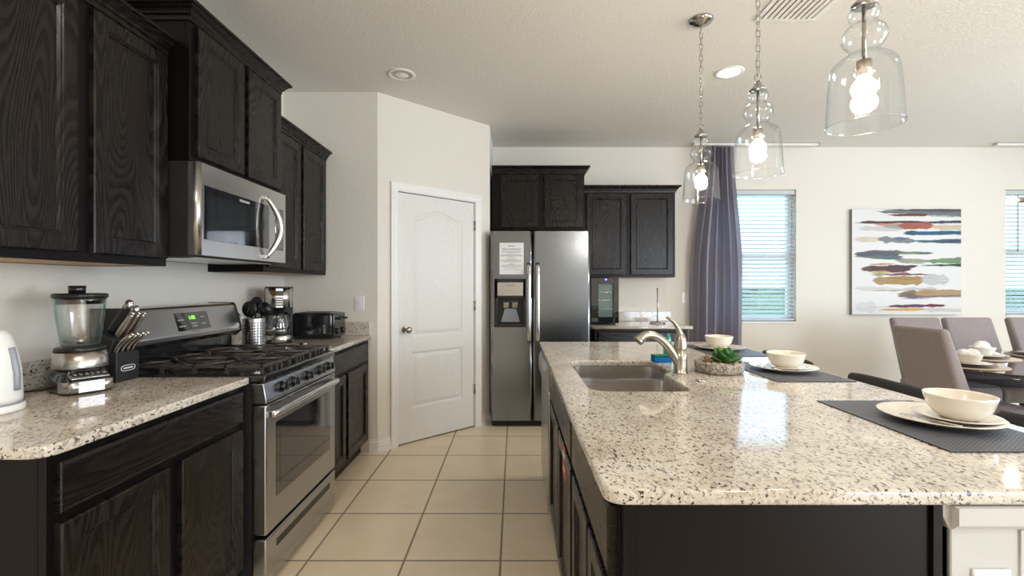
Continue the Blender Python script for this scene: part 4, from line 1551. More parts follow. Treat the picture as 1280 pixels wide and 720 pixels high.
mb.build('painted_surface', tm.m, pt, recalc=False)


# ------------------------------------------------------------------ stools and dining set
def stool():
    """local: back at +x side, facing -x"""
    root = thing('bar_stool', 'black counter stool, the one between the near and middle place settings', 'stool', (1.34, 1.85, 0), group='black counter stools along the island')
    mb = MB(); mb.box(-0.19, 0.17, -0.205, 0.205, 0.60, 0.665, 0.028, seg=4); mb.build('seat', 'stool', root, world=False)
    mb = MB()
    A = []
    NB = 18
    for k in range(NB + 1):
        q = -1 + 2 * k / NB
        x = 0.160 - 0.008 * q * q
        zt = 0.922 - 0.006 * q ** 4
        A.append((x, q * 0.215, zt))
    sec = [(-0.020, -0.25), (-0.022, -0.04), (-0.014, -0.008), (0.0, 0.0), (0.014, -0.008), (0.022, -0.04), (0.020, -0.25)]
    rings = []
    for (x, y, zt) in A:
        rings.append([mb.bm.verts.new((x + a + (0.02 * (b + 0.05)), y, zt + b)) for a, b in sec])
    for a, b in zip(rings, rings[1:]):
        for k in range(len(sec)):
            f = mb.bm.faces.new((a[k], a[(k + 1) % len(sec)], b[(k + 1) % len(sec)], b[k])); f.smooth = True
    mb.bm.faces.new(rings[0]); mb.bm.faces.new(rings[-1][::-1])
    es = [e for e in mb.bm.edges if len(e.link_faces) == 2 and e.calc_face_angle(0) > 1.2]
    bmesh.ops.bevel(mb.bm, geom=es, offset=0.008, segments=3, affect='EDGES')
    for f in mb.bm.faces: f.smooth = True
    mb.build('backrest', 'stool', root, world=False)
    for sx in (-1, 1):
        for sy in (-1, 1):
            mb = MB(); mb.cyl((sx * 0.15, sy * 0.17, 0.605), (sx * 0.185, sy * 0.20, 0.0), 0.019, 0.013, 14); mb.build('leg', 'legwood', root, world=False)
    mb = MB()
    q = 0.178
    mb.tube([(-q, -0.193, 0.22), (q, -0.193, 0.22)], 0.009, 8); mb.tube([(-q, 0.193, 0.22), (q, 0.193, 0.22)], 0.009, 8); mb.tube([(-q, -0.193, 0.22), (-q, 0.193, 0.22)], 0.009, 8)
    mb.build('footrest', 'legwood', root, world=False)
    return root


s0 = stool()
dup(s0, (1.34, 1.215, 0), label='black counter stool nearest the camera, at the right picture edge')
dup(s0, (1.34, 2.565, 0), label='black counter stool mostly hidden behind the middle bowl')


def dining_chair():
    """local: faces +x, the back leans toward -x; origin under the seat centre"""
    root = thing('dining_chair', 'taupe upholstered dining chair seen from behind at the table end', 'chair', (3.06, 3.175, 0), group='taupe dining chairs around the table')
    def shell(poly, ya, yb, bev, name, inset_top=0.0):
        mb = MB()
        mb.prism(poly, 'y', ya, yb)
        bmesh.ops.bevel(mb.bm, geom=mb.bm.edges[:], offset=bev, segments=4, affect='EDGES', profile=0.6)
        for f in mb.bm.faces: f.smooth = True
        return mb.build(name, 'chair', root, world=False)
    shell([(-0.175, 0.40), (-0.345, 1.015), (-0.285, 1.025), (-0.110, 0.52), (-0.095, 0.40)], -0.208, 0.208, 0.030, 'backrest')
    shell([(-0.20, 0.40), (-0.20, 0.515), (0.20, 0.530), (0.235, 0.510), (0.235, 0.40)], -0.222, 0.222, 0.026, 'seat')
    for sx in (-1, 1):
        for sy in (-1, 1):
            mb = MB(); mb.box(sx * 0.185 - 0.02, sx * 0.185 + 0.02, sy * 0.19 - 0.02, sy * 0.19 + 0.02, 0, 0.41, 0.003, seg=1); mb.build('leg', 'legwood', root, world=False)
    return root


c0 = dining_chair()
dup(c0, (3.512, 3.79, 0), R(-90), 'taupe dining chair on the far side, half hidden by the end chair')
dup(c0, (3.968, 3.79, 0), R(-90), 'taupe dining chair on the far side below the painting corner')
dup(c0, (4.53, 3.79, 0), R(-90), 'taupe dining chair on the far side at the right picture edge')
dup(c0, (3.26, 2.70, 0), R(90), 'taupe dining chair on the near side, only its seat edge in view')

tb = thing('dining_table', 'dark glossy oval dining table at the right edge', 'dining table', (4.26, 3.27, 0))
a_, b_ = 1.30, 0.70
ol = []
for k in range(96):
    q = 2 * PI * k / 96
    cx, sx = math.cos(q), math.sin(q)
    ol.append((4.26 + a_ * math.copysign(abs(cx) ** 0.8, cx), 3.27 + b_ * math.copysign(abs(sx) ** 0.8, sx)))
curve_plate('tabletop', [ol], 0.722, 0.750, 0.006, 'tabletop', tb)
mb = MB()
for q in (3.85, 4.67):
    mb.lathe([(0.0, 0.05), (0.07, 0.05), (0.05, 0.15), (0.06, 0.40), (0.09, 0.68), (0.16, 0.72), (0.0, 0.72)], (q, 3.27, 0.0), 24)
    mb.box(q - 0.05, q + 0.05, 3.05, 3.49, 0.0, 0.05, 0.01)
mb.build('pedestal', 'legwood', tb)


# tableware builders
def lathe_thing(name, label, cat, prof, x, y, z, mat, group, seg=48):
    mb = MB(); mb.lathe(prof, (0, 0, 0), seg)
    o = mb.build(name, mat, None, world=False, loc=(x, y, z))
    return tag(o, label, cat, group)


def copy1(o, loc, label, rot=None):
    c = o.copy(); C.objects.link(c); c.location = loc; c['label'] = label
    if rot is not None: c.rotation_euler = (0, 0, rot)
    return c


PLATE = [(0.0, 0.0), (0.075, 0.0), (0.078, 0.003), (0.10, 0.008), (0.138, 0.0175), (0.140, 0.0200), (0.137, 0.0205), (0.10, 0.0115), (0.08, 0.0075), (0.0, 0.007)]
SALAD = [(0.0, 0.0), (0.052, 0.0), (0.055, 0.003), (0.070, 0.006), (0.095, 0.0135), (0.0965, 0.0155), (0.0940, 0.016), (0.070, 0.009), (0.055, 0.006), (0.0, 0.0055)]
BOWL = [(0.0, 0.0), (0.040, 0.0), (0.042, 0.003), (0.056, 0.012), (0.070, 0.032), (0.078, 0.060), (0.0795, 0.066), (0.0775, 0.067), (0.0755, 0.062), (0.067, 0.034), (0.053, 0.016), (0.036, 0.008), (0.0, 0.007)]

where = ['near', 'middle', 'far']
mats = [(1.008, 1.076, 1.568), (1.050, 1.864, 2.34), (1.090, 2.535, 3.01)]
pl = [(1.20, 1.32), (1.22, 2.12), (1.232, 2.80)]
bw = [(1.240, 1.300), (1.225, 2.105), (1.228, 2.80)]
sl = [(1.237, 1.305), (1.225, 2.11), (1.23, 2.80)]
WL = ['nearest the camera', 'in the middle of the island', 'at the far end of the island']
mb = MB(); mb.box(0, 0.32, 0, 0.48, 0, 0.003, 0.001, seg=1)
for i, (mx, my0, my1) in enumerate(mats):
    if i == 0:
        mat0 = mb.build('placemat', 'pmat', None, world=False, loc=(mx, my0, TOPZ + 0.0003))
        tag(mat0, 'dark woven placemat ' + WL[0], 'placemat', 'dark placemats on the island')
    else:
        copy1(mat0, (mx, my0, TOPZ + 0.0003), 'dark woven placemat ' + WL[i])
pz = TOPZ + 0.0036
P0 = lathe_thing('dinner_plate', 'cream dinner plate on the placemat ' + WL[0], 'plate', PLATE, *pl[0], pz, 'cer', 'cream dinner plates on the island', 72)
S0 = lathe_thing('side_plate', 'small cream plate stacked on the dinner plate ' + WL[0], 'plate', SALAD, *sl[0], pz + 0.0077, 'cer', 'small cream plates on the island', 60)
B0 = lathe_thing('bowl', 'cream bowl on two plates ' + WL[0], 'bowl', BOWL, *bw[0], pz + 0.0137, 'cer', 'cream bowls on the island', 64)
for i in (1, 2):
    copy1(P0, (*pl[i], pz), 'cream dinner plate on the placemat ' + WL[i])
    copy1(S0, (*sl[i], pz + 0.0077), 'small cream plate stacked on the dinner plate ' + WL[i])
    copy1(B0, (*bw[i], pz + 0.0137), 'cream bowl on two plates ' + WL[i])


def spoon(x, y, z, rot, label):
    mb = MB()
    mb.tube([(-0.075, 0, 0.002), (-0.03, 0, 0.004), (0.0, 0, 0.003), (0.02, 0, 0.0015)], [0.0045, 0.003, 0.0022, 0.003], 8, flat=0.35)
    mb.sphere((0.038, 0, 0.003), 0.019, sx=1.15, sy=0.72, sz=0.14, seg=14)
    o = mb.build('spoon', 'steel', None, world=False, loc=(x, y, z)); o.rotation_euler = (0, 0, rot)
    return tag(o, label, 'spoon', 'spoons on the island plates')


sp0 = spoon(1.120, 1.270, pz + 0.0165, R(118), 'small spoon on the dinner plate rim ' + WL[0])
sp0.rotation_euler = (0, R(0), R(118))
copy1(sp0, (1.125, 2.06, pz + 0.0165), 'small spoon on the dinner plate rim ' + WL[1])
copy1(sp0, (1.125, 2.75, pz + 0.0165), 'small spoon on the dinner plate rim ' + WL[2])

# dining table settings
TZ = 0.7503
sets = [(3.125, 3.20, 'at the table end behind the end chair'), (3.585, 3.56, 'on the far side, second from the table end'), (4.13, 3.66, 'on the far side at the right picture edge')]
MATP = [(0.0, 0.0), (0.198, 0.0), (0.200, 0.002), (0.198, 0.004), (0.0, 0.004)]
CHG = [(0.0, 0.0), (0.10, 0.0), (0.15, 0.010), (0.152, 0.013), (0.148, 0.013), (0.10, 0.006), (0.0, 0.006)]
first = {}


def napkin_mb(seed):
    mb = MB()
    rnd = random.Random(seed)
    pr = [(0.045, 0.0), (0.060, 0.012), (0.062, 0.026), (0.050, 0.042), (0.028, 0.053), (0.0, 0.057)]
    ph = rnd.uniform(0, 6)
    mb.lathe(pr, (0, 0, 0), 40, fn=lambda a, z: 1 + 0.13 * math.sin(3 * a + ph) + 0.06 * math.sin(7 * a + z * 90), sy=0.78)
    for v in mb.bm.verts:
        v.co.z += 0.010 * math.sin(v.co.x * 60 + ph) * (v.co.z / 0.05)
        v.co.x += 0.25 * v.co.z
    return mb


for i, (x, y, wtxt) in enumerate(sets):
    for nm, cat, prof, dz, mat, lab, dx in (('round_placemat', 'placemat', MATP, 0.0, 'wmat', 'round tan woven placemat ', 0), ('charger_plate', 'plate', CHG, 0.0042, 'charger', 'brown charger plate ', -0.02),
                                          ('dinner_plate', 'plate', SALAD, 0.0105, 'cer', 'cream plate on the dining table ', -0.015), ('bowl', 'bowl', BOWL, 0.0165, 'cer', 'cream bowl holding a napkin ', -0.015)):
        if i == 0:
            first[nm] = lathe_thing(nm, lab + wtxt, cat, prof, x + dx, y, TZ + dz, mat, nm.replace('_', ' ') + 's on the dining table')
            if nm == 'dinner_plate': first[nm].scale = (1.25, 1.25, 1)
        else:
            copy1(first[nm], (x + dx, y, TZ + dz), lab + wtxt)
    n_ = napkin_mb(i).build('napkin', 'napkin', None, world=False, loc=(x - 0.022, y, TZ + 0.062))
    n_.rotation_euler = (0, 0, i * 0.7)
    tag(n_, 'crumpled white napkin in the bowl ' + wtxt, 'napkin', 'napkins in the table bowls')
mb = MB(); mb.box(-0.06, 0.06, -0.035, 0.035, 0, 0.010, 0.004); mb.box(-0.05, 0.05, -0.03, 0.03, 0.009, 0.016, 0.004)
o = mb.build('napkin', 'napkin', None, world=False, loc=(3.80, 3.73, TZ + 0.0005)); o.rotation_euler = (0, 0, 0.2)
tag(o, 'flat folded white napkin lying between two far table settings', 'napkin')

# chandelier over the table, mostly beyond the picture edge
ch = thing('chandelier', 'bronze arm of a hanging lamp with a glowing bulb at the right edge', 'chandelier', (4.22, 3.3, 1.90))
mb = MB(); mb.lathe([(0, CZ - 1.9 - 0.0005), (0.06, CZ - 1.9 - 0.0005), (0.055, CZ - 1.9 - 0.02), (0.0, CZ - 1.9 - 0.025)], seg=28); mb.cyl((0, 0, 0.03), (0, 0, CZ - 1.9 - 0.02), 0.007, seg=12); mb.sphere((0, 0, 0.02), 0.05, seg=20); mb.build('stem', 'nickel', ch, world=False)
bulbc = emis('warm_chandelier_bulb', (1.0, 0.85, 0.66), 26)
for k in range(4):
    a = PI + k * PI / 2
    ln_ = 1.0 if k % 2 == 0 else 0.42
    dx, dy = math.cos(a) * ln_, math.sin(a) * ln_
    mb = MB(); mb.tube([(dx * 0.03, dy * 0.03, 0.045), (dx * 0.3, dy * 0.3, 0.035), (dx * 0.66, dy * 0.66, 0.005)], [0.014, 0.016, 0.020], 12)
    ar = mb.build('arm', 'nickel', ch, world=False)
    mb = MB(); mb.sphere((dx * 0.70, dy * 0.70, 0.002), 0.030, seg=16); mb.build('bulb', bulbc, ar, world=False)

# ------------------------------------------------------------------ small things on the back counter
wc = thing('wine_cooler', 'small black wine cooler with blue light beside the refrigerator', 'wine cooler', (0.885, 4.80, TOPZ + 0.0005))
mb = MB(); mb.box(0.755, 1.030, 4.625, 5.04, TOPZ + 0.012, 1.378, 0.004); mb.build('body', 'blackp', wc)
mb = MB()
for xx in (0.79, 0.995):
    for yy in (4.66, 5.0): mb.cyl((xx, yy, TOPZ + 0.0005), (xx, yy, TOPZ + 0.013), 0.012, seg=12)
mb.build('feet', 'blackm', wc)
gx = lambda px: (px - 643) * 4.60 / F
gz = lambda py: H - (py - 357) * 4.60 / F
wx0, wx1, wz0, wz1 = gx(748.0), gx(766.5), gz(396), gz(355)
mb = MB()
mb.box(0.755, wx0, 4.60, 4.623, TOPZ + 0.018, 1.376, 0.002, seg=1); mb.box(wx1, 1.030, 4.60, 4.623, TOPZ + 0.018, 1.376, 0.002, seg=1)
mb.box(wx0, wx1, 4.60, 4.623, TOPZ + 0.018, wz0); mb.box(wx0, wx1, 4.60, 4.623, wz1, 1.376)
wd_ = mb.build('door', 'glassb', wc)
mb = MB(); mb.box(wx0, wx1, 4.618, 4.6235, wz0, wz1); mb.build('door_window', M['glassi'] if False else plain('cooler_interior', (0.10, 0.16, 0.15), 0.12, coat=1.0), wd_)
for zz in (gz(365), gz(375), gz(386)):
    mb = MB()
    mb.tube([(wx0 + (wx1 - wx0) * k / 16, 4.6155, zz + 0.004 * math.sin(2 * PI * k / 5.3)) for k in range(17)], 0.0022, 6); mb.build('shelf_wire', 'steel', wd_)
mb = MB(); mb.sphere((gx(757.5), 4.599, gz(349.5)), 0.007, sy=0.3, sx=1.6, seg=12); mb.build('indicator', 'blue_led', wd_)
mb = MB()
for px in (746, 750, 764): mb.box(gx(px) - 0.003, gx(px) + 0.003, 4.5992, 4.6, gz(349.5) - 0.002, gz(349.5) + 0.002)
mb.build('touch_marks', 'kettlew', wd_)

ph = thing('paper_towel_holder', 'empty bronze paper towel holder standing on the back counter', 'paper towel holder', (1.46, 4.76, TOPZ + 0.0005))
mb = MB(); mb.cyl((1.46, 4.76, TOPZ + 0.012), (1.46, 4.76, 1.262), 0.006, seg=12); mb.sphere((1.46, 4.76, 1.266), 0.010, seg=12); mb.build('pole', 'chrome', ph)
mb = MB()
mb.tube([(1.46 + 0.078 * math.cos(2 * PI * k / 32), 4.76 + 0.078 * math.sin(2 * PI * k / 32), TOPZ + 0.007) for k in range(32)], 0.004, 8, closed=True)
for k in range(2): mb.tube([(1.382, 4.76, TOPZ + 0.009), (1.46, 4.76, TOPZ + 0.018), (1.538, 4.76, TOPZ + 0.009)] if k == 0 else [(1.46, 4.682, TOPZ + 0.009), (1.46, 4.76, TOPZ + 0.018), (1.46, 4.838, TOPZ + 0.009)], 0.0035, 8)
for k in range(4):
    a = PI / 4 + k * PI / 2
    mb.sphere((1.46 + 0.078 * math.cos(a), 4.76 + 0.078 * math.sin(a), TOPZ + 0.005), 0.0045, seg=8)
mb.build('base', 'chrome', ph)
mb = MB(); mb.tube([(1.46, 4.745, 0.99), (1.43, 4.74, 0.995), (1.405, 4.735, 1.01), (1.40, 4.733, 1.03)], 0.003, 8); mb.build('side_arm', 'chrome', ph)

# ------------------------------------------------------------------ planter with succulents
pc = Vector((0.915, 2.085, TOPZ + 0.0005))
pl_ = thing('succulent_planter', 'round bark-look cement dish planted with green and pink succulents', 'planter', pc)
mb = MB()
bumpf = lambda a, z: 1 + 0.035 * abs(math.sin(a * 6.5 + 0.4)) ** 0.4 + 0.015 * math.sin(a * 3 + 1)
mb.lathe([(0.0, 0.0), (0.090, 0.0), (0.097, 0.006), (0.100, 0.025), (0.099, 0.045), (0.093, 0.050), (0.086, 0.048), (0.082, 0.036), (0.0, 0.034)], (0, 0, 0), 120, fn=bumpf)
mb.build('dish', 'cement', pl_, world=False)
mb = MB()
rp = random.Random(3)
for k in range(60):
    a, r = rp.uniform(0, 2 * PI), 0.078 * math.sqrt(rp.random())
    mb.sphere((r * math.cos(a), r * math.sin(a), 0.038 + rp.uniform(0, 0.006)), rp.uniform(0.007, 0.013), sz=0.6, seg=10)
pb = mb.build('pebbles', 'pebble', pl_, world=False)
pb['kind'] = 'stuff'


def rosette(name, cx, cy, cz, size, layers, mats, parent):
    mb = MB()
    for li, (n, tilt, ln, wd, mi) in enumerate(layers):
        for k in range(n):
            a = 2 * PI * (k + 0.5 * (li % 2)) / n + 0.3 * li
            NS = 8
            prev = None
            L_ = ln * size
            for s_ in range(NS + 1):
                q = s_ / NS
                wq = wd * size * (math.sin(PI * min(1, (0.15 + 0.85 * q) ** 1.2)) ** 0.8 if q < 1 else 0.0) + 0.0004
                el = R(tilt) + q * R(16)
                rr = L_ * q * math.cos(el)
                zz = L_ * q * math.sin(el)
                c = Vector((rr, 0, zz))
                th = 0.10 * size * (1 - 0.6 * q)
                ring = [Vector((c.x, -wq, c.z + 0.15 * wq)), Vector((c.x, 0, c.z + 0.02 * size)), Vector((c.x, wq, c.z + 0.15 * wq)), Vector((c.x, 0, c.z - th * (1 - q)))]
                rot = Matrix.Rotation(a, 3, 'Z')
                vs = [mb.bm.verts.new(rot @ p + Vector((cx, cy, cz + 0.004 * li))) for p in ring]
                if prev:
                    for i in range(4):
                        f = mb.bm.faces.new((prev[i], prev[(i + 1) % 4], vs[(i + 1) % 4], vs[i])); f.material_index = mi; f.smooth = True
                prev = vs
    return mb.build(name, mats, parent, world=False)


rosette('green_succulent', 0.022, -0.008, 0.044, 0.088, [(7, 4, 1.0, 0.27, 0), (6, 22, 0.95, 0.27, 0), (5, 42, 0.78, 0.22, 0), (3, 62, 0.62, 0.17, 1)], ['leaf', 'leafl'], pl_)
rosette('pink_succulent', -0.060, -0.015, 0.046, 0.036, [(9, 10, 1.0, 0.20, 0), (8, 32, 0.85, 0.2, 0), (6, 58, 0.7, 0.16, 0)], ['pinkl'], pl_)
rosette('small_green_succulent', 0.030, 0.055, 0.046, 0.045, [(8, 20, 1.0, 0.2, 0), (6, 50, 0.9, 0.18, 0)], ['leaf'], pl_)

# ------------------------------------------------------------------ left counter appliances
Z0 = TOPZ + 0.0006
# kettle
kt = thing('electric_kettle', 'white electric kettle cut off by the left picture edge', 'kettle', (-1.615, 1.415, Z0), R(139))
mb = MB(); mb.lathe([(0, 0), (0.092, 0), (0.094, 0.004), (0.093, 0.018), (0.088, 0.022), (0, 0.022)], seg=48); mb.build('base', 'white', kt, world=False)
mb = MB(); mb.lathe([(0.088, 0.0), (0.0895, 0.003), (0.088, 0.006)], (0, 0, 0.021), 48); mb.build('seam_ring', 'kettlew', kt, world=False)
mb = MB(); mb.lathe([(0, 0.026), (0.087, 0.026), (0.088, 0.04), (0.085, 0.12), (0.078, 0.17), (0.069, 0.21), (0.061, 0.232), (0.050, 0.246), (0.02, 0.254), (0, 0.255)], seg=56)
kb = mb.build('jug', 'white', kt, world=False)
mb = MB()
pts = []
for k in range(9):
    q = k / 8
    z = 0.065 + 0.13 * q
    r = 0.0865 - (0.0 if z < 0.12 else (z - 0.12) * 0.20)
    pts.append((r * math.cos(R(-127)), r * math.sin(R(-127)), z))
mb.tube(pts, 0.010, 12, flat=1.0); mb.build('water_gauge', 'kettlew', kt, world=False)
mb = MB(); mb.tube([(-0.06, 0, 0.235), (-0.11, 0, 0.235), (-0.135, 0, 0.20), (-0.135, 0, 0.10), (-0.115, 0, 0.06), (-0.085, 0, 0.05)], 0.012, 12); mb.build('handle', 'white', kt, world=False)
mb = MB(); mb.tube([(0.055, 0, 0.205), (0.085, 0, 0.225), (0.095, 0, 0.236)], [0.026, 0.016, 0.006], 12); mb.build('spout', 'white', kt, world=False)

# countertop blender: local +x is the control side
bl = thing('countertop_blender', 'glass jar blender with steel base on the left counter', 'blender', (-1.600, 1.720, Z0), R(-30))
mb = MB()
foot = round_poly([(-0.085, -0.085), (0.098, -0.064), (0.098, 0.064), (-0.085, 0.085)], [0.05, 0.03, 0.03, 0.05], 8)
mb.prism(foot, 'z', 0.006, 0.045, smooth=True)
rings = []
for (sc, z) in ((1.0, 0.045), (0.92, 0.07), (0.80, 0.090)):
    rings.append([mb.bm.verts.new((-0.010 + (p[0] + 0.010) * (sc if p[0] < 0.03 else sc * 0.66), p[1] * sc, z)) for p in foot])
for a, b in zip(rings, rings[1:]):
    for k in range(len(foot)):
        f = mb.bm.faces.new((a[k], a[(k + 1) % len(foot)], b[(k + 1) % len(foot)], b[k])); f.smooth = True
mb.bm.faces.new(rings[-1])
mb.build('base', 'black', bl, world=False)
mb = MB()
ff = round_poly([(0.040, -0.075), (0.102, -0.067), (0.102, 0.067), (0.040, 0.075)], [0.0, 0.035, 0.035, 0.0], 8)
mb.prism(ff, 'z', 0.008, 0.046, smooth=True); mb.build('front_band', 'steel', bl, world=False)
mb = MB()
tilt = Matrix.Rotation(R(20), 4, 'Y')
mb.box(-0.032, 0.028, -0.054, 0.054, 0, 0.006, 0.002, seg=2); mb.bm.transform(T((0.068, 0, 0.062)) @ tilt); kpn = mb.build('control_panel', 'steel', bl, world=False)
mb = MB(); mb.box(-0.020, 0.018, -0.046, 0.046, 0.006, 0.008)
mb.bm.transform(T((0.068, 0, 0.062)) @ tilt); mb.build('button_strip', 'blackp', kpn, world=False)
mb = MB()
for k in range(6): mb.box(-0.008, 0.010, -0.044 + k * 0.016, -0.033 + k * 0.016, 0.008, 0.0105, 0.001, seg=1)
mb.bm.transform(T((0.068, 0, 0.062)) @ tilt); mb.build('buttons', 'steel', kpn, world=False)
mb = MB(); mb.box(0.078, 0.096, -0.050, 0.050, 0.046, 0.0495); mb.build('front_lip', 'blackp', bl, world=False)
mb = MB(); mb.lathe([(0.0, 0.088), (0.079, 0.088), (0.080, 0.092), (0.074, 0.145), (0.0, 0.145)], seg=48); mb.build('upper_band', 'steel', bl, world=False)
mb = MB(); mb.lathe([(0.0, 0.1452), (0.074, 0.1452), (0.072, 0.160), (0.064, 0.163), (0.0, 0.163)], seg=48); mb.build('collar', 'blackp', bl, world=False)
rib = lambda a, z: 1 + (0.035 * max(0, math.cos(6 * a)) if z < 0.27 else 0)
mb = MB(); mb.lathe([(0.0, 0.165), (0.050, 0.166), (0.054, 0.172), (0.060, 0.21), (0.068, 0.27), (0.073, 0.33), (0.075, 0.340), (0.072, 0.340), (0.070, 0.33), (0.065, 0.27), (0.057, 0.21), (0.050, 0.178), (0.0, 0.174)], seg=72, fn=rib)
mb.build('jar', 'jar', bl, world=False)
mb = MB(); mb.lathe([(0.0, 0.318), (0.066, 0.318), (0.069, 0.3405), (0.078, 0.3405), (0.079, 0.352), (0.074, 0.357), (0.0, 0.357)], seg=48); lid = mb.build('lid', 'blackp', bl, world=False)
mb = MB(); mb.cyl((-0.015, -0.005, 0.357), (-0.015, -0.005, 0.385), 0.024, 0.026, 28); mb.build('lid_cap', 'black', lid, world=False)
mb = MB()
for k in range(4):
    a = k * PI / 2 + 0.4
    mb.tube([(0.004 * math.cos(a), 0.004 * math.sin(a), 0.186), (0.022 * math.cos(a), 0.022 * math.sin(a), 0.192 + 0.006 * (k % 2)), (0.030 * math.cos(a), 0.030 * math.sin(a), 0.204 if k % 2 else 0.190)], [0.006, 0.005, 0.001], 8, flat=0.4)
mb.cyl((0, 0, 0.172), (0, 0, 0.190), 0.012, seg=16); mb.build('blades', 'steel', bl, world=False)
mb = MB(); mb.tube([(-0.085, 0, 0.02), (-0.11, -0.02, 0.004), (-0.10, -0.08, 0.003), (-0.08, -0.14, 0.01), (-0.085, -0.15, 0.05), (-0.10, -0.16, 0.09)], 0.003, 8); mb.build('power_cord', 'blackm', bl, world=False)

# knife block
KX, KY0, KY1 = -1.575, 1.845, 1.958
kn = thing('knife_block', 'black slanted knife block beside the stove', 'knife block', (-1.665, (KY0 + KY1) / 2, Z0))
mb = MB()
mb.prism([(KX - 0.036, Z0), (KX - 0.036, 1.02), (KX - 0.012, 1.082), (KX - 0.072, 1.124), (KX - 0.190, 0.950), (KX - 0.190, Z0)], 'y', KY0 + 0.002, KY1 - 0.002, bevel=0.003); mb.build('block_body', 'blackm', kn)
mb = MB(); mb.box(KX - 0.0355, KX, KY0, KY1, Z0, 1.030, 0.003); fbx = mb.build('front_block', 'blackm', kn)
mb = MB()
cy, cz = (KY0 + KY1) / 2, 0.966
ov = [(0.034 * math.copysign(abs(math.cos(2 * PI * k / 40)) ** 0.5, math.cos(2 * PI * k / 40)), 0.011 * math.copysign(abs(math.sin(2 * PI * k / 40)) ** 0.8, math.sin(2 * PI * k / 40))) for k in range(40)]
mb.tube([(KX + 0.0004, cy + a, cz + b) for a, b in ov], 0.0016, 6, closed=True)
mb.box(KX - 0.0005, KX + 0.001, cy - 0.023, cy + 0.023, cz - 0.003, cz + 0.003); mb.build('oval_emblem', 'inkw', fbx)
sd = Vector((0.56, 0, 0.83)).normalized()


def knife(label, p, L, r, mat, capm, group, curve=0.0):
    p = Vector(p)
    root = thing('knife' if L > 0.1 else 'steak_knife', label, 'knife', p, 0, group)
    mb = MB()
    n = 9
    pts = []
    for k in range(n):
        q = k / (n - 1)
        bend = Vector((curve * math.sin(PI * q) * -1, 0, 0)) + Vector((curve * 1.2 * q * q, 0, 0))
        pts.append(sd * (-0.006 + L * q) + bend)
    mb.tube(pts, [r * (0.85 + 0.25 * math.sin(PI * (0.15 + 0.8 * k / (n - 1)))) for k in range(n)], 12, flat=0.62, up=(0, 1, 0))
    mb.build('handle', mat, root, world=False)
    mb = MB(); e = pts[-1]; dd = (pts[-1] - pts[-2]).normalized()
    mb.tube([e - dd * 0.002, e + dd * 0.004, e + dd * 0.008], [r * 1.05, r * 1.02, r * 0.6], 12, flat=0.62, up=(0, 1, 0))
    if capm == 'steel' and mat == 'blackp': mb.tube([e - dd * 0.03, e + dd * 0.001], [r * 1.12, r * 1.15], 12, flat=0.7, up=(0, 1, 0))
    mb.build('end_cap', capm, root, world=False)


top = lambda s_, y: (KX - 0.012 - 0.060 * s_, y, 1.084 + 0.042 * s_)
kg = 'large knives in the block'
knife('black handled honing steel with a metal cap in the knife block', top(0.70, 1.880), 0.150, 0.014, 'blackp', 'steel', kg)
knife('shorter black handled tool with metal cap, at the stove side of the block', top(0.70, 1.932), 0.120, 0.012, 'blackp', 'steel', kg)
knife('steel handled knife in the upper row, nearest the blender', top(0.22, 1.874), 0.120, 0.012, 'nickel', 'steel', kg)
knife('steel handled knife in the middle of the upper row', top(0.22, 1.906), 0.118, 0.011, 'nickel', 'steel', kg)
knife('steel handled knife in the upper row, nearest the stove', top(0.22, 1.936), 0.116, 0.010, 'nickel', 'steel', kg)
for k, nm in enumerate(('nearest the blender', 'second from the blender', 'third from the blender', 'nearest the stove')):
    knife('small steak knife with curved steel handle, ' + nm, (KX - 0.018, 1.864 + k * 0.026, 1.030), 0.095, 0.0095, 'steel', 'steel', 'steak knives in the front row of the block', 0.012)

# ------------------------------------------------------------------ right of the stove: utensils, coffee maker, toaster
uc = Vector((-1.590, 2.850, Z0))
uh = thing('utensil_holder', 'perforated steel utensil canister beside the stove', 'utensil holder', uc)


def perforated(r, h, zb, parent):
    """thin steel can whose wall has square holes"""
    mb = MB()
    n, m = 54, 23
    for side, rr in ((0, r), (1, r - 0.0015)):
        vs = [[mb.bm.verts.new((rr * math.cos(2 * PI * i / n), rr * math.sin(2 * PI * i / n), zb + h * j / m)) for i in range(n)] for j in range(m + 1)]
        for j in range(m):
            for i in range(n):
                if i % 2 == 1 and j % 2 == 1 and 2 < j < m - 2: continue
                f = mb.bm.faces.new((vs[j][i], vs[j][(i + 1) % n], vs[j + 1][(i + 1) % n], vs[j + 1][i])); f.smooth = True
    mb.lathe([(r, zb + h), (r + 0.0012, zb + h), (r + 0.0012, zb + h - 0.003)], seg=48)
    mb.cyl((0, 0, zb), (0, 0, zb + 0.003), r - 0.001, seg=40)
    return mb.build('canister', 'steel', parent, world=False, recalc=False)


perforated(0.064, 0.188, 0.0, uh)
mb = MB(); mb.cyl((0, 0, 0.004), (0, 0, 0.155), 0.058, seg=32); mb.build('liner', 'blackm', uh, world=False)


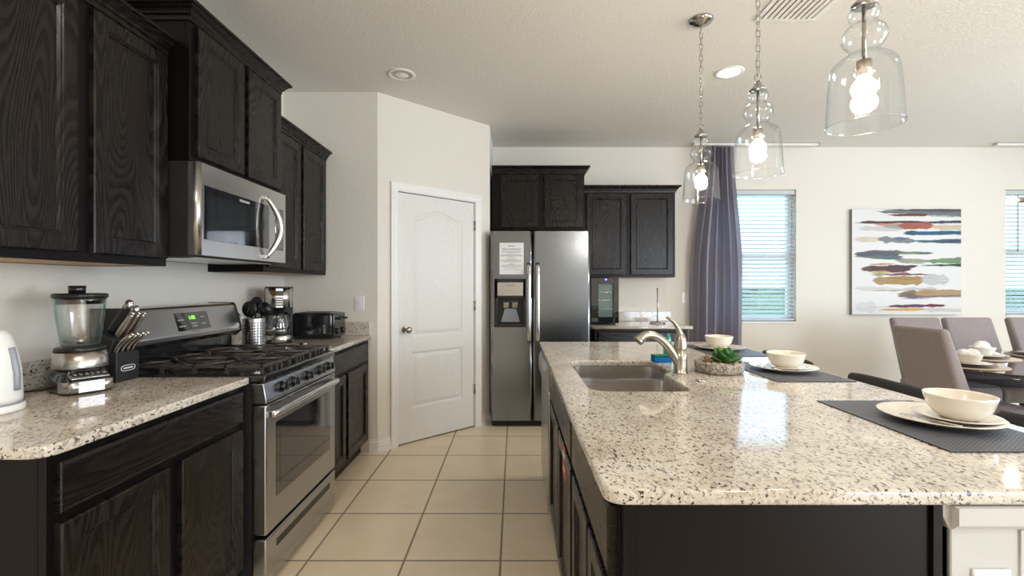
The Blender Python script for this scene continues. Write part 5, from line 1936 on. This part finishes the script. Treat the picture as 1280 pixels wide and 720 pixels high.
def utensil(name, label, tip, kind):
    base = uc + Vector((tip[0] * 0.3, tip[1] * 0.3, 0.17))
    end = uc + Vector(tip)
    root = thing(name, label, 'utensil', base, 0, 'black cooking utensils in the canister')
    mb = MB(); mb.tube([(0, 0, -0.01), (end - base) * 0.5 + Vector((0, 0, 0.008)), (end - base)], [0.006, 0.005, 0.006], 10); mb.build('handle', 'chrome' if kind == 'wire' else 'blackp', root, world=False)
    e = end - base
    mb = MB()
    if kind == 'ladle':
        mb.lathe([(0.0, -0.036), (0.026, -0.031), (0.044, -0.012), (0.049, 0.008), (0.046, 0.008), (0.041, -0.010), (0.024, -0.026), (0.0, -0.031)], (0, 0, 0), 32)
        mb.bm.transform(T(e + Vector((0.0, -0.01, 0.012))) @ Matrix.Rotation(R(-70), 4, 'X') @ Matrix.Rotation(R(20), 4, 'Y'))
    elif kind == 'spoon':
        mb.sphere((e.x, e.y, e.z + 0.02), 0.042, sy=0.22, sz=1.25, seg=20)
    elif kind == 'slotted':
        mb.sphere((e.x, e.y, e.z + 0.01), 0.046, sy=0.25, sz=1.1, seg=20)
        for k in range(4): mb.sphere((e.x - 0.008 + 0.004 * k, e.y - 0.010, e.z - 0.006 + 0.010 * k), 0.0025, sx=2.0, mi=1, seg=8)
    else:
        mb.box(e.x - 0.03, e.x + 0.03, e.y - 0.004, e.y + 0.004, e.z - 0.01, e.z + 0.06, 0.004)
    mb.build('head', ['blackp', 'steel'], root, world=False)


utensil('slotted_spoon', 'round black slotted spoon head leaning toward the stove', (-0.012, -0.030, 0.232), 'slotted')
utensil('ladle', 'black ladle with its cup over the right side of the canister', (0.070, 0.01, 0.226), 'ladle')
utensil('serving_spoon', 'black serving spoon standing behind the slotted spoon', (-0.012, 0.048, 0.245), 'spoon')
mbt = thing('tongs', 'thin chrome tongs leaning left out of the canister', 'utensil', uc + Vector((-0.03, -0.03, 0.16)))
mb = MB(); mb.tube([(0, 0, 0), (-0.035, -0.01, 0.05), (-0.075, -0.02, 0.088), (-0.10, -0.02, 0.10)], 0.0042, 8); mb.build('arm', 'steel', mbt, world=False)
mb = MB(); mb.tube([(0.004, 0.006, 0), (-0.03, 0.0, 0.035), (-0.066, -0.008, 0.074), (-0.10, -0.02, 0.10)], 0.0042, 8); mb.build('arm', 'steel', mbt, world=False)

# coffee maker; local -y is the front, turned toward the room
cm = thing('coffee_maker', 'black and steel drip coffee maker with glass carafe', 'coffee maker', (-1.615, 3.20, Z0), R(28))
mb = MB()
mb.box(-0.085, 0.085, -0.110, 0.105, 0.0, 0.028, 0.008, seg=3)
mb.build('base', 'black', cm, world=False)
mb = MB(); mb.lathe([(0.080, 0.006), (0.083, 0.010), (0.083, 0.048), (0.078, 0.052), (0.0, 0.052)], (0, -0.040, 0), 44); mb.build('warming_plate', 'steel', cm, world=False)
mb = MB(); mb.box(-0.088, 0.088, 0.030, 0.110, 0.028, 0.372, 0.008, seg=3); mb.build('water_tank', 'blackm', cm, world=False)
mb = MB(); pts_ = [(-0.084, 0.031), (-0.084, -0.040), (-0.05, -0.098), (0.05, -0.098), (0.084, -0.040), (0.084, 0.031)]
mb.prism(round_poly(pts_, [0, 0.03, 0.05, 0.05, 0.03, 0], 6), 'z', 0.238, 0.366, smooth=True); hd = mb.build('brew_head', 'steel', cm, world=False)
mb = MB(); mb.prism(round_poly([(x * 1.03, y * 1.03) for x, y in pts_], [0, 0.03, 0.05, 0.05, 0.03, 0], 6), 'z', 0.3662, 0.378, smooth=True); mb.build('lid', 'black', cm, world=False)
mb = MB(); mb.lathe([(0.040, 0.238), (0.030, 0.215), (0.0, 0.213)], (0, -0.040, 0), 28); mb.build('filter_outlet', 'blackp', cm, world=False)
mb = MB(); mb.box(-0.022, 0.024, -0.1005, -0.0975, 0.318, 0.350, 0.001, seg=1); mb.box(-0.014, 0.016, -0.1012, -0.1003, 0.324, 0.344, mi=1)
mb.build('display', ['glassb', 'glassi'], hd, world=False)
mb = MB()
for k in range(4): mb.box(-0.022, 0.024, -0.1005, -0.0975, 0.252 + 0.015 * k, 0.259 + 0.015 * k, 0.001, seg=1)
mb.build('buttons', 'blackp', hd, world=False)
mb = MB(); mb.lathe([(0.0, 0.054), (0.066, 0.054), (0.072, 0.062), (0.073, 0.10), (0.070, 0.15), (0.058, 0.190), (0.056, 0.198), (0.054, 0.197), (0.067, 0.15), (0.070, 0.10), (0.069, 0.065), (0.0, 0.057)], (0, -0.040, 0), 44)
ca = mb.build('carafe', 'jar', cm, world=False)
mb = MB(); mb.lathe([(0.0, 0.208), (0.050, 0.206), (0.060, 0.199), (0.060, 0.190), (0.0, 0.190)], (0, -0.040, 0), 36); mb.tube([(0.035, -0.085, 0.198), (0.058, -0.118, 0.196), (0.066, -0.128, 0.16), (0.062, -0.122, 0.11), (0.050, -0.102, 0.085)], 0.009, 10, flat=0.7)
mb.build('carafe_lid_handle', 'blackp', ca, world=False)
mb = MB(); mb.lathe([(0.0740, 0.078), (0.0750, 0.078), (0.0750, 0.092), (0.0735, 0.092)], (0, -0.040, 0), 44); mb.build('carafe_band', 'steel', ca, world=False)

# toaster
ts = thing('toaster', 'glossy black toaster in front of the short granite backsplash', 'toaster', (-1.43, 3.45, Z0))
mb = MB(); mb.box(-0.165, 0.125, -0.115, 0.115, 0.012, 0.190, 0.022, seg=4); mb.build('housing', 'black', ts, world=False)
mb = MB(); mb.box(-0.150, 0.110, -0.100, 0.100, 0.0, 0.013); mb.build('foot_base', 'blackm', ts, world=False)
mb = MB()
for yy in (-0.045, 0.045): mb.box(-0.13, 0.09, yy - 0.016, yy + 0.016, 0.1895, 0.1915)
mb.build('bread_slots', 'blackm', ts, world=False)
mb = MB(); mb.box(0.120, 0.140, -0.108, 0.108, 0.015, 0.186, 0.010, seg=3); mb.build('control_end', 'black', ts, world=False)
for yy in (-0.055, 0.055):
    mb = MB(); mb.cyl((0.140, yy, 0.055), (0.156, yy, 0.055), 0.024, 0.021, 24); mb.build('browning_dial', 'blackp', ts, world=False)
    mb = MB(); mb.box(0.140, 0.172, yy - 0.020, yy + 0.020, 0.138, 0.152, 0.004); mb.build('lever', 'blackp', ts, world=False)
mb = MB(); mb.cyl((0.020, -0.115, 0.062), (0.020, -0.128, 0.062), 0.020, 0.018, 24)
mb.tube([(0.020 + 0.023 * math.cos(2 * PI * k / 24), -0.1165, 0.062 + 0.023 * math.sin(2 * PI * k / 24)) for k in range(24)], 0.0011, 6, closed=True, mi=1)
mb.build('timer_dial', ['blackp', 'steel'], ts, world=False)
mb = MB()
for k in range(4): mb.box(0.062, 0.078, -0.1165, -0.1148, 0.050 + k * 0.015, 0.053 + k * 0.015)
mb.build('setting_marks', 'inkw', ts, world=False)

# loose power cord with a white plug
cd = thing('power_cord', 'thin cord with a white plug lying in front of the coffee maker', 'cord', (-1.42, 3.02, Z0))
mb = MB(); mb.tube([(-0.10, 0.04, 0.003), (-0.05, 0.0, 0.003), (0.0, -0.005, 0.003), (0.03, 0.0, 0.005)], 0.003, 8); mb.build('cable', 'wmat', cd, world=False)
mb = MB(); mb.box(0.03, 0.055, -0.009, 0.009, 0.001, 0.016, 0.003); mb.build('plug', 'blackm', cd, world=False)
mb = MB(); mb.box(0.055, 0.075, -0.007, 0.007, 0.002, 0.013, 0.002); mb.build('plug_cover', 'white', cd, world=False)
